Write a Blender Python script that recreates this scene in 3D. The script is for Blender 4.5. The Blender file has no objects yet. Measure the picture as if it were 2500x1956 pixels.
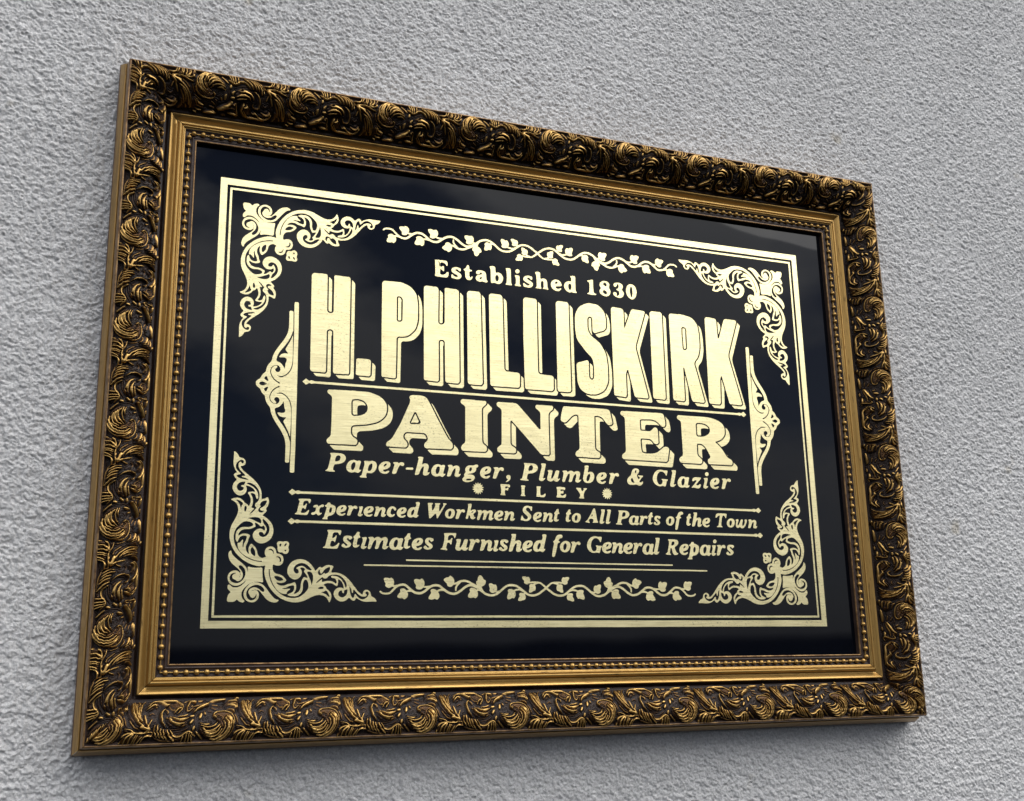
import bpy, math
import numpy as np
from mathutils import Matrix, Vector

SC = bpy.context.scene
rng = np.random.default_rng(7)
U = .35                 # metres per drawing unit (half the width of the gilt border)
ZC = 2.2                # height of the sign's centre above the pavement

def W3(x, y, z=0.):
    """drawing units (x right, y up, z out of the glass) -> world metres"""
    return (U * x, -U * z, ZC + U * y)

# ---------------------------------------------------------------- camera
RC = np.array([[0.93232077, -0.0192146, 0.36112155],
               [-0.06893303, 0.97083541, 0.22962325],
               [-0.35500171, -0.23897573, 0.9038055]])
CC = (-1.31989113, -0.78423437, 3.11196461)
cam = bpy.data.objects.new('camera', bpy.data.cameras.new('camera'))
SC.collection.objects.link(cam)
SC.camera = cam
P2W = np.array([[1, 0, 0], [0, 0, -1], [0, 1, 0]], float)
m = Matrix((P2W @ RC.T).tolist()).to_4x4()
m.translation = Vector(W3(*CC))
cam.matrix_world = m
cam.data.sensor_fit = 'HORIZONTAL'
cam.data.sensor_width = 36
cam.data.lens = 2722.15 / 2500 * 36
cam.data.clip_start = .02
cam.data.clip_end = 500

# ---------------------------------------------------------------- sky and sun (bright overcast day)
SUN_EL, SUN_AZ = math.radians(44), math.radians(48)     # azimuth: to the right of the wall's normal
world = bpy.data.worlds.new('World')
SC.world = world
world.use_nodes = True
nt = world.node_tree
nt.nodes.clear()
N = nt.nodes.new
out = N('ShaderNodeOutputWorld')
bg = N('ShaderNodeBackground'); bg.inputs['Strength'].default_value = .15
sky = N('ShaderNodeTexSky'); sky.sky_type = 'NISHITA'; sky.sun_disc = False
sky.sun_elevation = SUN_EL
sky.sun_rotation = math.pi - SUN_AZ
sky.air_density = 1.0; sky.dust_density = 1.5
tc = N('ShaderNodeTexCoord')
mp = N('ShaderNodeMapping'); mp.inputs['Scale'].default_value = (1, 1, 1.9)
mp.inputs['Location'].default_value = (.35, 0, .2)
nz = N('ShaderNodeTexNoise'); nz.inputs['Scale'].default_value = 4.4; nz.inputs['Detail'].default_value = 5; nz.inputs['Roughness'].default_value = .52
rp = N('ShaderNodeValToRGB'); rp.color_ramp.elements[0].position = .40; rp.color_ramp.elements[1].position = .56
# cloud luminance: thin bright veil high up, dull grey bank near the horizon
sp = N('ShaderNodeSeparateXYZ')
el = N('ShaderNodeMapRange'); el.inputs['From Min'].default_value = .0; el.inputs['From Max'].default_value = 1.
cr = N('ShaderNodeValToRGB')
CLOUD = [(0., (.06, .07, .09)), (.0255, (.07, .08, .10)), (.031, (2.1, 2.14, 2.25)), (.075, (2.9, 2.96, 3.1)), (.2, (4.2, 4.27, 4.45)), (.36, (6.4, 6.5, 6.75)), (.6, (16.5, 16.5, 16.6)), (1., (18.5, 18.5, 18.5))]
while len(cr.color_ramp.elements) < len(CLOUD):
    cr.color_ramp.elements.new(.5)
for e, (p, c) in zip(cr.color_ramp.elements, CLOUD):
    e.position = p; e.color = (*c, 1)
mx = N('ShaderNodeMix'); mx.data_type = 'RGBA'
# thicker blue-grey cloud between the bright veils
dim = N('ShaderNodeMix'); dim.data_type = 'RGBA'; dim.blend_type = 'MULTIPLY'; dim.inputs[0].default_value = 1; dim.inputs[7].default_value = (.26, .28, .34, 1)
L = nt.links.new
L(tc.outputs['Generated'], mp.inputs['Vector']); L(mp.outputs[0], nz.inputs['Vector']); L(nz.outputs['Fac'], rp.inputs[0])
L(tc.outputs['Generated'], sp.inputs[0]); L(sp.outputs['Z'], el.inputs['Value']); L(el.outputs[0], cr.inputs[0])
lowb = N('ShaderNodeMapRange'); lowb.inputs['From Min'].default_value = .02; lowb.inputs['From Max'].default_value = .12
lowb.inputs['To Min'].default_value = 1; lowb.inputs['To Max'].default_value = 0
mxm = N('ShaderNodeMath'); mxm.operation = 'MAXIMUM'
L(sp.outputs['Z'], lowb.inputs['Value']); L(rp.outputs[0], mxm.inputs[0]); L(lowb.outputs[0], mxm.inputs[1]); L(mxm.outputs[0], mx.inputs[0])
L(dim.outputs[2], mx.inputs[6]); L(sky.outputs[0], dim.inputs[6]); L(cr.outputs[0], mx.inputs[7])
L(mx.outputs[2], bg.inputs['Color']); L(bg.outputs[0], out.inputs['Surface'])

sun = bpy.data.objects.new('sun', bpy.data.lights.new('sun', 'SUN'))
SC.collection.objects.link(sun)
sun.data.energy = .9
sun.data.angle = math.radians(50)
sun.data.color = (1., .97, .93)
sd = Vector((math.sin(SUN_AZ) * math.cos(SUN_EL), -math.cos(SUN_AZ) * math.cos(SUN_EL), math.sin(SUN_EL)))
sun.rotation_euler = sd.to_track_quat('Z', 'Y').to_euler()
sun.location = (3, -4, 6)

vs = SC.view_settings
vs.view_transform = 'Standard'; vs.look = 'None'; vs.gamma = 1; vs.exposure = .62; vs.use_curve_mapping = False

# ---------------------------------------------------------------- helpers
def mesh_obj(name, verts, starts, loops, mat, parent=None, smooth=True, attrs=None):
    me = bpy.data.meshes.new(name)
    verts = np.ascontiguousarray(verts, np.float32)
    starts = np.asarray(starts, np.int32); loops = np.asarray(loops, np.int32)
    me.vertices.add(len(verts)); me.vertices.foreach_set('co', verts.ravel())
    me.loops.add(len(loops)); me.loops.foreach_set('vertex_index', loops)
    me.polygons.add(len(starts)); me.polygons.foreach_set('loop_start', starts)
    me.polygons.foreach_set('use_smooth', np.full(len(starts), smooth))
    me.update(calc_edges=True)
    me.validate()
    for k, v in (attrs or {}).items():
        a = me.attributes.new(k, 'FLOAT', 'POINT'); a.data.foreach_set('value', np.asarray(v, np.float32).ravel())
    me.materials.append(mat)
    o = bpy.data.objects.new(name, me)
    SC.collection.objects.link(o)
    if parent is not None:
        o.parent = parent
        if parent.type == 'EMPTY':
            o.matrix_parent_inverse = Matrix.Translation(-Vector(ORIGIN))
    return o

def to_world(P):
    P = np.asarray(P, float)
    return np.stack([U * P[..., 0], -U * P[..., 2], ZC + U * P[..., 1]], -1)

def grid_faces(nu, nv, flip=False):
    i = np.arange(nu - 1)[:, None] * nv + np.arange(nv - 1)[None]
    q = np.stack([i, i + nv, i + nv + 1, i + 1], -1).reshape(-1, 4)
    if flip:
        q = q[:, ::-1]
    return np.arange(len(q)) * 4, q.ravel()

def material(name):
    mt = bpy.data.materials.new(name); mt.use_nodes = True
    t = mt.node_tree
    return mt, t, t.nodes['Principled BSDF'], t.nodes.new, t.links.new

ORIGIN = W3(0, 0, 0)
# ---------------------------------------------------------------- materials
def noise(N, L, vec, scale, detail=4, rough=.55, dist=0.):
    n = N('ShaderNodeTexNoise'); n.inputs['Scale'].default_value = scale; n.inputs['Detail'].default_value = detail
    n.inputs['Roughness'].default_value = rough; n.inputs['Distortion'].default_value = dist
    L(vec, n.inputs['Vector'])
    return n.outputs['Fac']

def ramp(N, L, fac, *stops):
    r = N('ShaderNodeValToRGB')
    while len(r.color_ramp.elements) < len(stops):
        r.color_ramp.elements.new(.5)
    for e, (p, c) in zip(r.color_ramp.elements, stops):
        e.position = p; e.color = (*c, 1) if len(c) == 3 else c
    L(fac, r.inputs[0])
    return r.outputs[0]

def mixc(N, L, fac, a, b, mode='MIX'):
    x = N('ShaderNodeMix'); x.data_type = 'RGBA'; x.blend_type = mode
    for s, v in ((0, fac), (6, a), (7, b)):
        if isinstance(v, (int, float)):
            x.inputs[s].default_value = v
        elif isinstance(v, tuple):
            x.inputs[s].default_value = (*v, 1)
        else:
            L(v, x.inputs[s])
    return x.outputs[2]

def scaled(N, L, src, sc):
    mp = N('ShaderNodeMapping'); mp.inputs['Scale'].default_value = sc
    L(src, mp.inputs['Vector'])
    return mp.outputs[0]

def mat_wall():
    mt, t, b, N, L = material('grey_render')
    tc = N('ShaderNodeTexCoord').outputs['Object']
    f = noise(N, L, tc, 3.2, 5, .6)
    c = ramp(N, L, f, (.3, (.575, .57, .562)), (.7, (.64, .634, .625)))
    sp = noise(N, L, tc, 26, 2, .5)
    s = ramp(N, L, sp, (.72, (0, 0, 0)), (.80, (.8, .8, .8)))
    c = mixc(N, L, s, c, (.50, .465, .40))
    gr = noise(N, L, tc, 520, 3, .65)
    c = mixc(N, L, 1., c, ramp(N, L, gr, (.30, (.72, .72, .72)), (.62, (1.08, 1.08, 1.08))), 'MULTIPLY')
    L(c, b.inputs['Base Color'])
    b.inputs['Roughness'].default_value = .85
    b.inputs['Specular IOR Level'].default_value = .25
    n1 = noise(N, L, tc, 620, 4, .7)
    bp = N('ShaderNodeBump'); bp.inputs['Strength'].default_value = 1.; bp.inputs['Distance'].default_value = .0012
    L(n1, bp.inputs['Height']); L(bp.outputs[0], b.inputs['Normal'])
    return mt

def mat_gold_leaf():
    mt, t, b, N, L = material('gold_leaf')
    tc = N('ShaderNodeTexCoord').outputs['Object']
    st = noise(N, L, scaled(N, L, tc, (9, 1, 260)), 3.5, 4, .6)
    bl = noise(N, L, tc, 16, 4, .6)
    c = ramp(N, L, st, (.28, (.78, .67, .35)), (.48, (.95, .835, .46)), (.70, (1., .90, .54)))
    c = mixc(N, L, ramp(N, L, bl, (.35, (0, 0, 0)), (.75, (.5, .5, .5))), c, (.79, .68, .35))
    # rubbed, pitted patches
    pit = noise(N, L, scaled(N, L, tc, (330, 1, 640)), 1., 3, .7)
    where = noise(N, L, tc, 11, 3, .6)
    pm = ramp(N, L, pit, (.56, (0, 0, 0)), (.66, (1, 1, 1)))
    wm = ramp(N, L, where, (.41, (0, 0, 0)), (.60, (1, 1, 1)))
    pw = mixc(N, L, 1., pm, wm, 'MULTIPLY')
    c = mixc(N, L, mixc(N, L, 1., pw, (.75, .75, .75), 'MULTIPLY'), c, (.30, .24, .10))
    L(c, b.inputs['Base Color'])
    b.inputs['Metallic'].default_value = 1
    b.inputs['Roughness'].default_value = .34
    rr = ramp(N, L, st, (.3, (.28, .28, .28)), (.7, (.42, .42, .42)))
    L(rr, b.inputs['Roughness'])
    bp = N('ShaderNodeBump'); bp.inputs['Strength'].default_value = .18; bp.inputs['Distance'].default_value = .0005
    L(st, bp.inputs['Height'])
    b2 = N('ShaderNodeBump'); b2.inputs['Strength'].default_value = .3; b2.inputs['Distance'].default_value = .0016
    L(noise(N, L, tc, 24, 3, .55), b2.inputs['Height']); L(bp.outputs[0], b2.inputs['Normal']); L(b2.outputs[0], b.inputs['Normal'])
    return mt

def mat_glass():
    mt, t, b, N, L = material('black_backed_glass')
    tc = N('ShaderNodeTexCoord').outputs['Object']
    d = noise(N, L, tc, 420, 2, .5)
    c = ramp(N, L, d, (.845, (.0022, .0028, .0048)), (.865, (.25, .25, .25)))
    L(c, b.inputs['Base Color'])
    b.inputs['Roughness'].default_value = .02
    b.inputs['Specular IOR Level'].default_value = .25
    n = noise(N, L, tc, 6, 2, .5)
    bp = N('ShaderNodeBump'); bp.inputs['Strength'].default_value = .05; bp.inputs['Distance'].default_value = .004
    L(n, bp.inputs['Height']); L(bp.outputs[0], b.inputs['Normal'])
    return mt

def mat_dark_wood():
    mt, t, b, N, L = material('dark_brown_finish')
    tc = N('ShaderNodeTexCoord').outputs['Object']
    n = noise(N, L, tc, 60, 4, .6)
    L(ramp(N, L, n, (.3, (.027, .016, .012)), (.7, (.05, .032, .026))), b.inputs['Base Color'])
    b.inputs['Roughness'].default_value = .42
    b.inputs['Specular IOR Level'].default_value = .3
    return mt

def mat_antique_gold(axis, k=1.):
    """brushed antique gold paint, streaked along the rail (axis 0: horizontal rail, 2: upright)"""
    mt, t, b, N, L = material('antique_gold')
    tc = N('ShaderNodeTexCoord').outputs['Object']
    sc = [420., 420., 420.]; sc[axis] = 9.
    st = noise(N, L, scaled(N, L, tc, tuple(sc)), 1., 4, .65)
    c = ramp(N, L, st, (.25, (.20, .108, .03)), (.42, (.36, .215, .06)), (.70, (.46, .28, .085)))
    sk = noise(N, L, tc, 330, 2, .5)
    s = ramp(N, L, sk, (.73, (0, 0, 0)), (.78, (1, 1, 1)))
    c = mixc(N, L, s, c, (.05, .03, .015))
    sc2 = [900., 900., 900.]; sc2[axis] = 60.
    cr_ = noise(N, L, scaled(N, L, tc, tuple(sc2)), 1., 2, .5)
    s2 = ramp(N, L, cr_, (.64, (0, 0, 0)), (.70, (.85, .85, .85)))
    c = mixc(N, L, s2, c, (.06, .032, .012))
    c = mixc(N, L, 1., c, (k, k * (.9 + .1 * k), k * (.8 + .2 * k)), 'MULTIPLY')
    L(c, b.inputs['Base Color'])
    b.inputs['Metallic'].default_value = .72
    b.inputs['Roughness'].default_value = .36
    bp = N('ShaderNodeBump'); bp.inputs['Strength'].default_value = .2; bp.inputs['Distance'].default_value = .0004
    L(st, bp.inputs['Height']); L(bp.outputs[0], b.inputs['Normal'])
    return mt

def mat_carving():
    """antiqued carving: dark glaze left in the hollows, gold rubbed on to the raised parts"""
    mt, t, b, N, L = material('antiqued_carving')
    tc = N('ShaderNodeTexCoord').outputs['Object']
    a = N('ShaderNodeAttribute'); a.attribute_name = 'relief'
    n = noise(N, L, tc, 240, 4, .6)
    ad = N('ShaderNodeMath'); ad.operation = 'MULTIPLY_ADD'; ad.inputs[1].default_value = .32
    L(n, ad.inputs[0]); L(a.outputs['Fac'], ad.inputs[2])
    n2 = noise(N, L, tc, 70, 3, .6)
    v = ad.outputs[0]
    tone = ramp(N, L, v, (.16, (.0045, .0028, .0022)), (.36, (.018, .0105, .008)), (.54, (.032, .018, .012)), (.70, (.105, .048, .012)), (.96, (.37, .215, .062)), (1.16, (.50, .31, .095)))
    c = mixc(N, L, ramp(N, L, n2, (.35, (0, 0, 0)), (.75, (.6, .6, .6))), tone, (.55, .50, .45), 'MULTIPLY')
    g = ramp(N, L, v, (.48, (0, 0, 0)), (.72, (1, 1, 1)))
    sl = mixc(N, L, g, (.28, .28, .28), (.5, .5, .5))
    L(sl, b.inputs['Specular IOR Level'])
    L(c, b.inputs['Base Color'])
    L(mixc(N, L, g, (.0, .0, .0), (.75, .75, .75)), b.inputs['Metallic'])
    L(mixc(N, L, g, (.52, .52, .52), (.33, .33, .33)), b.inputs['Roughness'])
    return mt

M_WALL, M_LEAF, M_GLASS, M_DARK, M_CARVE = mat_wall(), mat_gold_leaf(), mat_glass(), mat_dark_wood(), mat_carving()
def mat_rim():
    mt, t, b, N, L = material('red_brown_lacquer')
    tc = N('ShaderNodeTexCoord').outputs['Object']
    n = noise(N, L, tc, 90, 4, .6)
    L(ramp(N, L, n, (.35, (.045, .018, .009)), (.7, (.10, .046, .02))), b.inputs['Base Color'])
    b.inputs['Roughness'].default_value = .36
    return mt

def mat_lip():
    mt, t, b, N, L = material('worn_bronze')
    tc = N('ShaderNodeTexCoord').outputs['Object']
    n = noise(N, L, tc, 130, 4, .6)
    L(ramp(N, L, n, (.35, (.10, .05, .018)), (.7, (.36, .215, .085))), b.inputs['Base Color'])
    b.inputs['Metallic'].default_value = .6
    b.inputs['Roughness'].default_value = .36
    return mt

M_RIM, M_LIP = mat_rim(), mat_lip()
M_GOLD_H, M_GOLD_V = mat_antique_gold(0), mat_antique_gold(2)
M_EDGE_H, M_EDGE_V = mat_antique_gold(0, .8), mat_antique_gold(2, 1.0)
# ---------------------------------------------------------------- the rendered wall
def build_wall():
    step = .0029
    x0, x1, y0, y1 = -2.0, 2.7, -1.55, 2.25
    nx, ny = int((x1 - x0) / step), int((y1 - y0) / step)
    fx = np.fft.fftfreq(nx, step)[None]; fy = np.fft.fftfreq(ny, step)[:, None]
    r = np.sqrt(fx ** 2 + fy ** 2) + 1e-6
    def band(f0, s, an=1., th=0.):
        c, sn = math.cos(th), math.sin(th)
        q = np.sqrt(((fx * c + fy * sn) * an) ** 2 + ((-fx * sn + fy * c) / an) ** 2) + 1e-6
        A = np.exp(-(np.log(q / f0)) ** 2 / (2 * s * s))
        z = np.fft.ifft2(np.fft.fft2(rng.standard_normal((ny, nx))) * A).real
        return z / z.std()
    # thrown grains: jittered cells, each a small dome of its own height, over broken-up trowel noise
    X, Y = np.meshgrid(x0 + np.arange(nx) * step, y0 + np.arange(ny) * step)
    def grains(cell, warp):
        u = (X + warp * band(30, .5)) / cell; v = (Y + warp * band(30, .5)) / cell
        gx, gy = int(u.max() - u.min()) + 6, int(v.max() - v.min()) + 6
        jx, jy, hh = rng.random((gy, gx)), rng.random((gy, gx)), .45 + .55 * rng.random((gy, gx))
        u -= u.min() - 2; v -= v.min() - 2
        iu, iv = u.astype(int), v.astype(int)
        h = np.zeros_like(u)
        for dy in (-1, 0, 1):
            for dx in (-1, 0, 1):
                cx, cy = iu + dx, iv + dy
                d2 = (u - cx - jx[cy, cx]) ** 2 + (v - cy - jy[cy, cx]) ** 2
                h = np.maximum(h, hh[cy, cx] * (1 - d2 * 1.15))
        return h
    h = 1.0 * grains(.0100, .0028) + .62 * grains(.0060, .0018) + .085 * band(110, .6) + .10 * band(18, .6)
    h = (h - h.mean()) / h.std()
    h = np.clip(h, -2.6, 2.0) * .0019
    slow = band(1.2, .5) * .0012
    P = np.stack([X, Y, -.041 + h + slow], -1)
    s, l = grid_faces(ny, nx, flip=True)
    o = mesh_obj('rendered_wall', to_world(P).reshape(-1, 3), s, l, M_WALL)
    o['label'] = 'rough pale grey textured wall behind the gold-framed black sign'
    o['category'] = 'wall'
    return o
build_wall()
# ---------------------------------------------------------------- drawing data (panel plane, 1e-4 units)
GLYPH = {
 'P': ['+217 989 561 1000 848 986 1004 923 1078 795 1057 650 951 525 786 445 478 394 432 296 389 104 508 50 497 2 249 3 1 27 0 62 117 115 172 308 270 741 290 885', '-564 840 659 885 754 874 792 792 770 659 700 584 499 545 508 682'],
 'a': ['+353 676 473 675 582 620 654 660 786 642 787 582 718 339 684 205 721 154 805 180 793 126 699 26 615 -6 470 51 315 -4 147 24 38 115 0 256 33 413 127 561 233 646', '-438 577 499 520 490 352 432 205 361 130 289 150 251 268 273 413 343 536'],
 'p': ['+206 642 291 670 522 646 606 674 777 671 887 592 921 436 879 241 759 79 614 7 444 16 371 37 337 -169 386 -202 374 -239 61 -241 0 -208 11 -164 107 -119 164 135 257 476 256 560', '-632 555 681 497 683 352 612 180 516 104 430 148 441 292 499 464'],
 'e': ['+359 681 531 692 642 629 660 497 582 347 411 267 252 235 265 163 363 119 497 186 583 190 596 142 462 27 242 12 70 106 0 259 18 417 114 567 236 646', '-433 583 458 535 410 448 275 393 299 491 372 567'],
 'r': ['+33 650 194 682 330 677 343 605 442 675 566 696 660 633 666 535 591 471 492 502 442 544 356 423 270 224 210 40 25 38 0 78 72 336 133 533 96 592'],
 '-': ['+7 415 393 429 418 386 394 300 20 299 0 342'],
 'h': ['+156 1018 260 1041 470 1034 465 957 391 608 522 683 680 686 772 601 772 460 693 201 745 190 811 232 824 194 758 89 627 19 483 38 444 113 483 318 509 524 417 494 300 310 221 52 26 30 0 67 130 582 221 919'],
 'n': ['+36 644 169 684 330 672 329 568 464 652 625 660 731 575 730 445 661 210 714 186 782 228 795 190 700 57 579 18 459 59 438 148 501 357 503 499 435 496 327 349 205 47 18 39 0 77 73 311 128 546'],
 'g': ['+331 687 494 707 656 702 793 769 915 754 941 677 859 590 804 593 816 489 747 356 570 270 353 234 285 205 596 193 717 121 729 -8 619 -142 402 -221 160 -226 26 -155 0 -53 82 41 136 82 96 170 178 303 219 318 166 419 195 563', '-520 618 573 542 544 424 462 356 396 417 411 548', '-269 -41 458 -15 552 -54 484 -122 295 -143 188 -109'],
 ',': ['+104 267 215 285 297 223 300 79 209 -56 27 -137 0 -117 126 -7 141 46 46 107 47 199'],
 'l': ['+123 996 238 1028 436 1012 434 945 322 487 243 192 270 153 357 210 379 184 296 75 181 12 40 37 0 115 64 395 190 853 178 932'],
 'u': ['+21 631 136 672 336 660 333 580 254 323 236 189 307 179 442 385 521 628 580 671 737 660 741 599 637 207 679 169 767 234 774 187 660 48 545 12 418 64 391 116 259 18 117 25 5 86 0 205 73 448 90 555'],
 'm': ['+35 649 165 682 338 677 364 584 483 683 657 692 756 602 890 684 1064 684 1142 580 1130 485 1047 213 1089 174 1178 213 1192 187 1070 53 938 15 833 69 827 149 894 394 883 514 810 497 719 386 591 32 418 38 420 105 501 349 493 536 390 491 267 285 172 14 0 33 82 330 117 519 90 598'],
 'b': ['+100 999 233 1040 365 1031 377 972 290 616 410 681 572 683 685 580 708 419 656 228 518 74 310 19 107 56 9 173 0 306 53 551 139 879', '-421 582 461 489 424 299 330 146 241 115 201 208 237 398 331 537'],
 '&': ['+613 1021 748 997 829 908 787 768 626 606 766 351 876 510 709 579 728 611 1051 601 1066 565 960 483 776 229 893 188 1000 270 1049 241 1009 117 884 19 731 13 582 77 393 20 174 35 43 121 0 272 76 443 269 590 311 745 387 918 493 994', '-608 922 656 854 598 728 532 756 555 880', '-331 485 501 156 382 151 284 223 247 344'],
 'G': ['+595 1023 766 969 871 989 1009 980 985 854 921 665 886 657 842 786 692 903 537 911 375 795 276 574 279 326 372 145 491 119 616 187 662 374 579 432 598 470 978 456 993 404 919 339 832 41 779 23 678 66 434 18 231 77 67 225 0 438 57 656 171 847 351 980'],
 'z': ['+217 660 395 668 661 664 675 612 484 415 294 219 397 176 506 212 564 277 633 249 627 170 528 9 350 2 177 57 16 26 0 50 227 278 383 489 242 498 129 405 61 443 106 586'],
 'i': ['+33 626 178 657 339 658 313 537 199 187 250 151 342 193 299 97 150 -4 11 53 0 147 109 434 101 575', '+409 895 393 842 355 799 303 773 247 771 199 792 167 832 158 884 174 936 212 980 264 1005 320 1008 369 987 400 947'],
 'ı': ['+33 626 178 657 339 658 313 537 199 187 250 151 342 193 299 97 150 -4 11 53 0 147 109 434 101 575'],
 'E': ['+216 993 607 1000 982 995 984 901 932 719 868 747 843 858 722 892 536 855 488 545 618 587 708 722 746 705 678 402 625 318 585 418 454 432 369 130 518 98 703 160 867 334 894 278 800 32 745 -7 372 -1 19 25 0 62 128 122 227 573 295 838 236 930'],
 'x': ['+113 546 223 644 373 657 449 596 432 520 580 638 729 700 825 647 771 513 620 527 528 429 514 204 572 130 665 179 674 115 556 17 425 -6 329 122 181 13 51 8 0 93 65 170 233 194 323 347 282 515 171 473'],
 'q': ['+337 805 412 827 507 811 509 717 661 684 834 596 856 426 785 160 599 11 373 -12 319 -156 358 -230 38 -240 0 -204 111 -125 216 254 286 539 172 572 151 628 282 690', '-531 547 620 494 612 305 520 170 436 205 440 393'],
 'c': ['+292 727 490 715 617 623 629 507 550 454 471 502 451 598 352 602 254 437 256 244 355 171 512 253 552 216 454 78 257 22 80 85 0 255 38 468 154 645'],
 'd': ['+558 1036 718 1081 859 1047 847 949 719 459 659 224 759 235 759 169 619 37 499 64 439 101 240 36 60 89 0 260 59 494 198 674 398 727 558 706 638 903', '-418 584 498 529 459 334 339 175 259 230 279 424'],
 'W': ['+0 1022 366 1035 366 973 280 907 313 431 538 854 517 978 496 1027 864 1032 863 970 789 926 775 405 1102 916 1037 1018 1102 1050 1320 1028 1210 920 687 50 622 48 580 419 213 35 106 31 64 547 43 899'],
 'o': ['+416 717 634 649 698 484 653 253 499 82 303 34 86 110 0 295 45 504 219 669', '-371 586 450 518 435 309 325 160 238 198 218 385 284 533'],
 'k': ['+164 1059 452 1078 428 942 336 581 470 691 669 719 757 638 666 487 533 420 619 192 708 228 685 152 528 42 374 79 289 307 223 326 154 52 0 80 137 554 207 934', '-392 487 526 600 565 560 436 450'],
 'S': ['+412 1080 596 1078 710 1026 826 1051 848 988 818 750 749 739 706 875 548 977 409 929 383 800 585 635 765 448 760 277 618 102 387 31 205 68 92 107 0 91 76 426 144 407 187 259 344 157 506 205 532 334 353 499 173 664 154 835 250 1009'],
 't': ['+283 944 385 926 347 751 424 667 413 623 271 588 214 250 283 200 378 263 352 168 161 54 0 135 5 308 83 569 16 653 161 788 211 898'],
 'A': ['+673 1072 761 1066 835 697 904 232 987 90 544 77 545 109 618 159 608 336 450 363 307 326 249 196 334 103 314 54 0 108 1 131 164 258 463 701 598 979', '-535 735 580 528 455 492'],
 's': ['+193 700 379 722 562 679 594 581 477 495 404 509 390 591 278 571 292 489 505 331 536 217 417 82 193 43 13 120 0 218 96 286 168 255 218 158 329 162 315 243 120 385 79 515 115 632'],
 'f': ['+493 1062 663 1054 713 962 649 844 537 850 485 805 415 703 524 657 521 607 380 569 286 153 169 -231 0 -235 42 145 162 563 91 627 93 660 190 713 298 949 378 1025'],
 'T': ['+118 1020 527 1050 934 1030 940 962 870 707 830 689 783 839 634 919 522 729 422 154 551 74 529 40 66 43 69 84 209 148 321 622 382 927 201 837 56 698 0 730 33 916'],
 'w': ['+0 595 123 667 260 654 250 535 153 295 163 177 291 299 476 661 654 666 549 341 555 172 699 244 794 450 768 619 873 690 980 642 933 454 792 179 601 4 407 32 356 132 230 27 74 40 0 189 46 427 75 547'],
 'F': ['+200 971 595 1000 944 990 943 915 870 706 823 705 792 836 674 889 476 854 435 582 573 586 673 720 720 709 650 362 611 331 552 454 414 450 334 149 424 65 392 27 0 67 0 93 118 144 238 540 259 841'],
 'R': ['+175 938 590 956 855 898 919 750 810 575 609 485 714 210 805 105 881 149 826 41 627 -14 487 77 434 396 338 415 270 94 378 32 337 -3 0 33 3 76 127 133 256 670 266 841', '-508 826 629 807 646 679 517 569 395 566 441 760'],
}
WORDS = [
 ('Paper-hanger,', -0.6739, -0.1076, -0.2106, 0.0550),
 ('Plumber', -0.0764, 0.2597, -0.2103, 0.0550),
 ('&', 0.2870, 0.3451, -0.2100, 0.0550),
 ('Glazier', 0.3786, 0.6686, -0.2097, 0.0550),
 ('Experıenced', -0.7575, -0.3933, -0.3369, 0.0453),
 ('Workmen', -0.3701, -0.0959, -0.3364, 0.0453),
 ('Sent', -0.0774, 0.0507, -0.3362, 0.0453),
 ('to', 0.0710, 0.1227, -0.3360, 0.0453),
 ('All', 0.1369, 0.2261, -0.3358, 0.0453),
 ('Parts', 0.2413, 0.4009, -0.3357, 0.0453),
 ('of', 0.4184, 0.4833, -0.3355, 0.0453),
 ('the', 0.4927, 0.5808, -0.3353, 0.0453),
 ('Town', 0.6016, 0.7582, -0.3351, 0.0453),
 ('Estımates', -0.6763, -0.3514, -0.4296, 0.0526),
 ('Furnıshed', -0.3317, 0.0056, -0.4285, 0.0526),
 ('for', 0.0222, 0.1183, -0.4278, 0.0526),
 ('General', 0.1390, 0.3930, -0.4270, 0.0526),
 ('Repairs', 0.4122, 0.6643, -0.4263, 0.0526),
]
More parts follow.
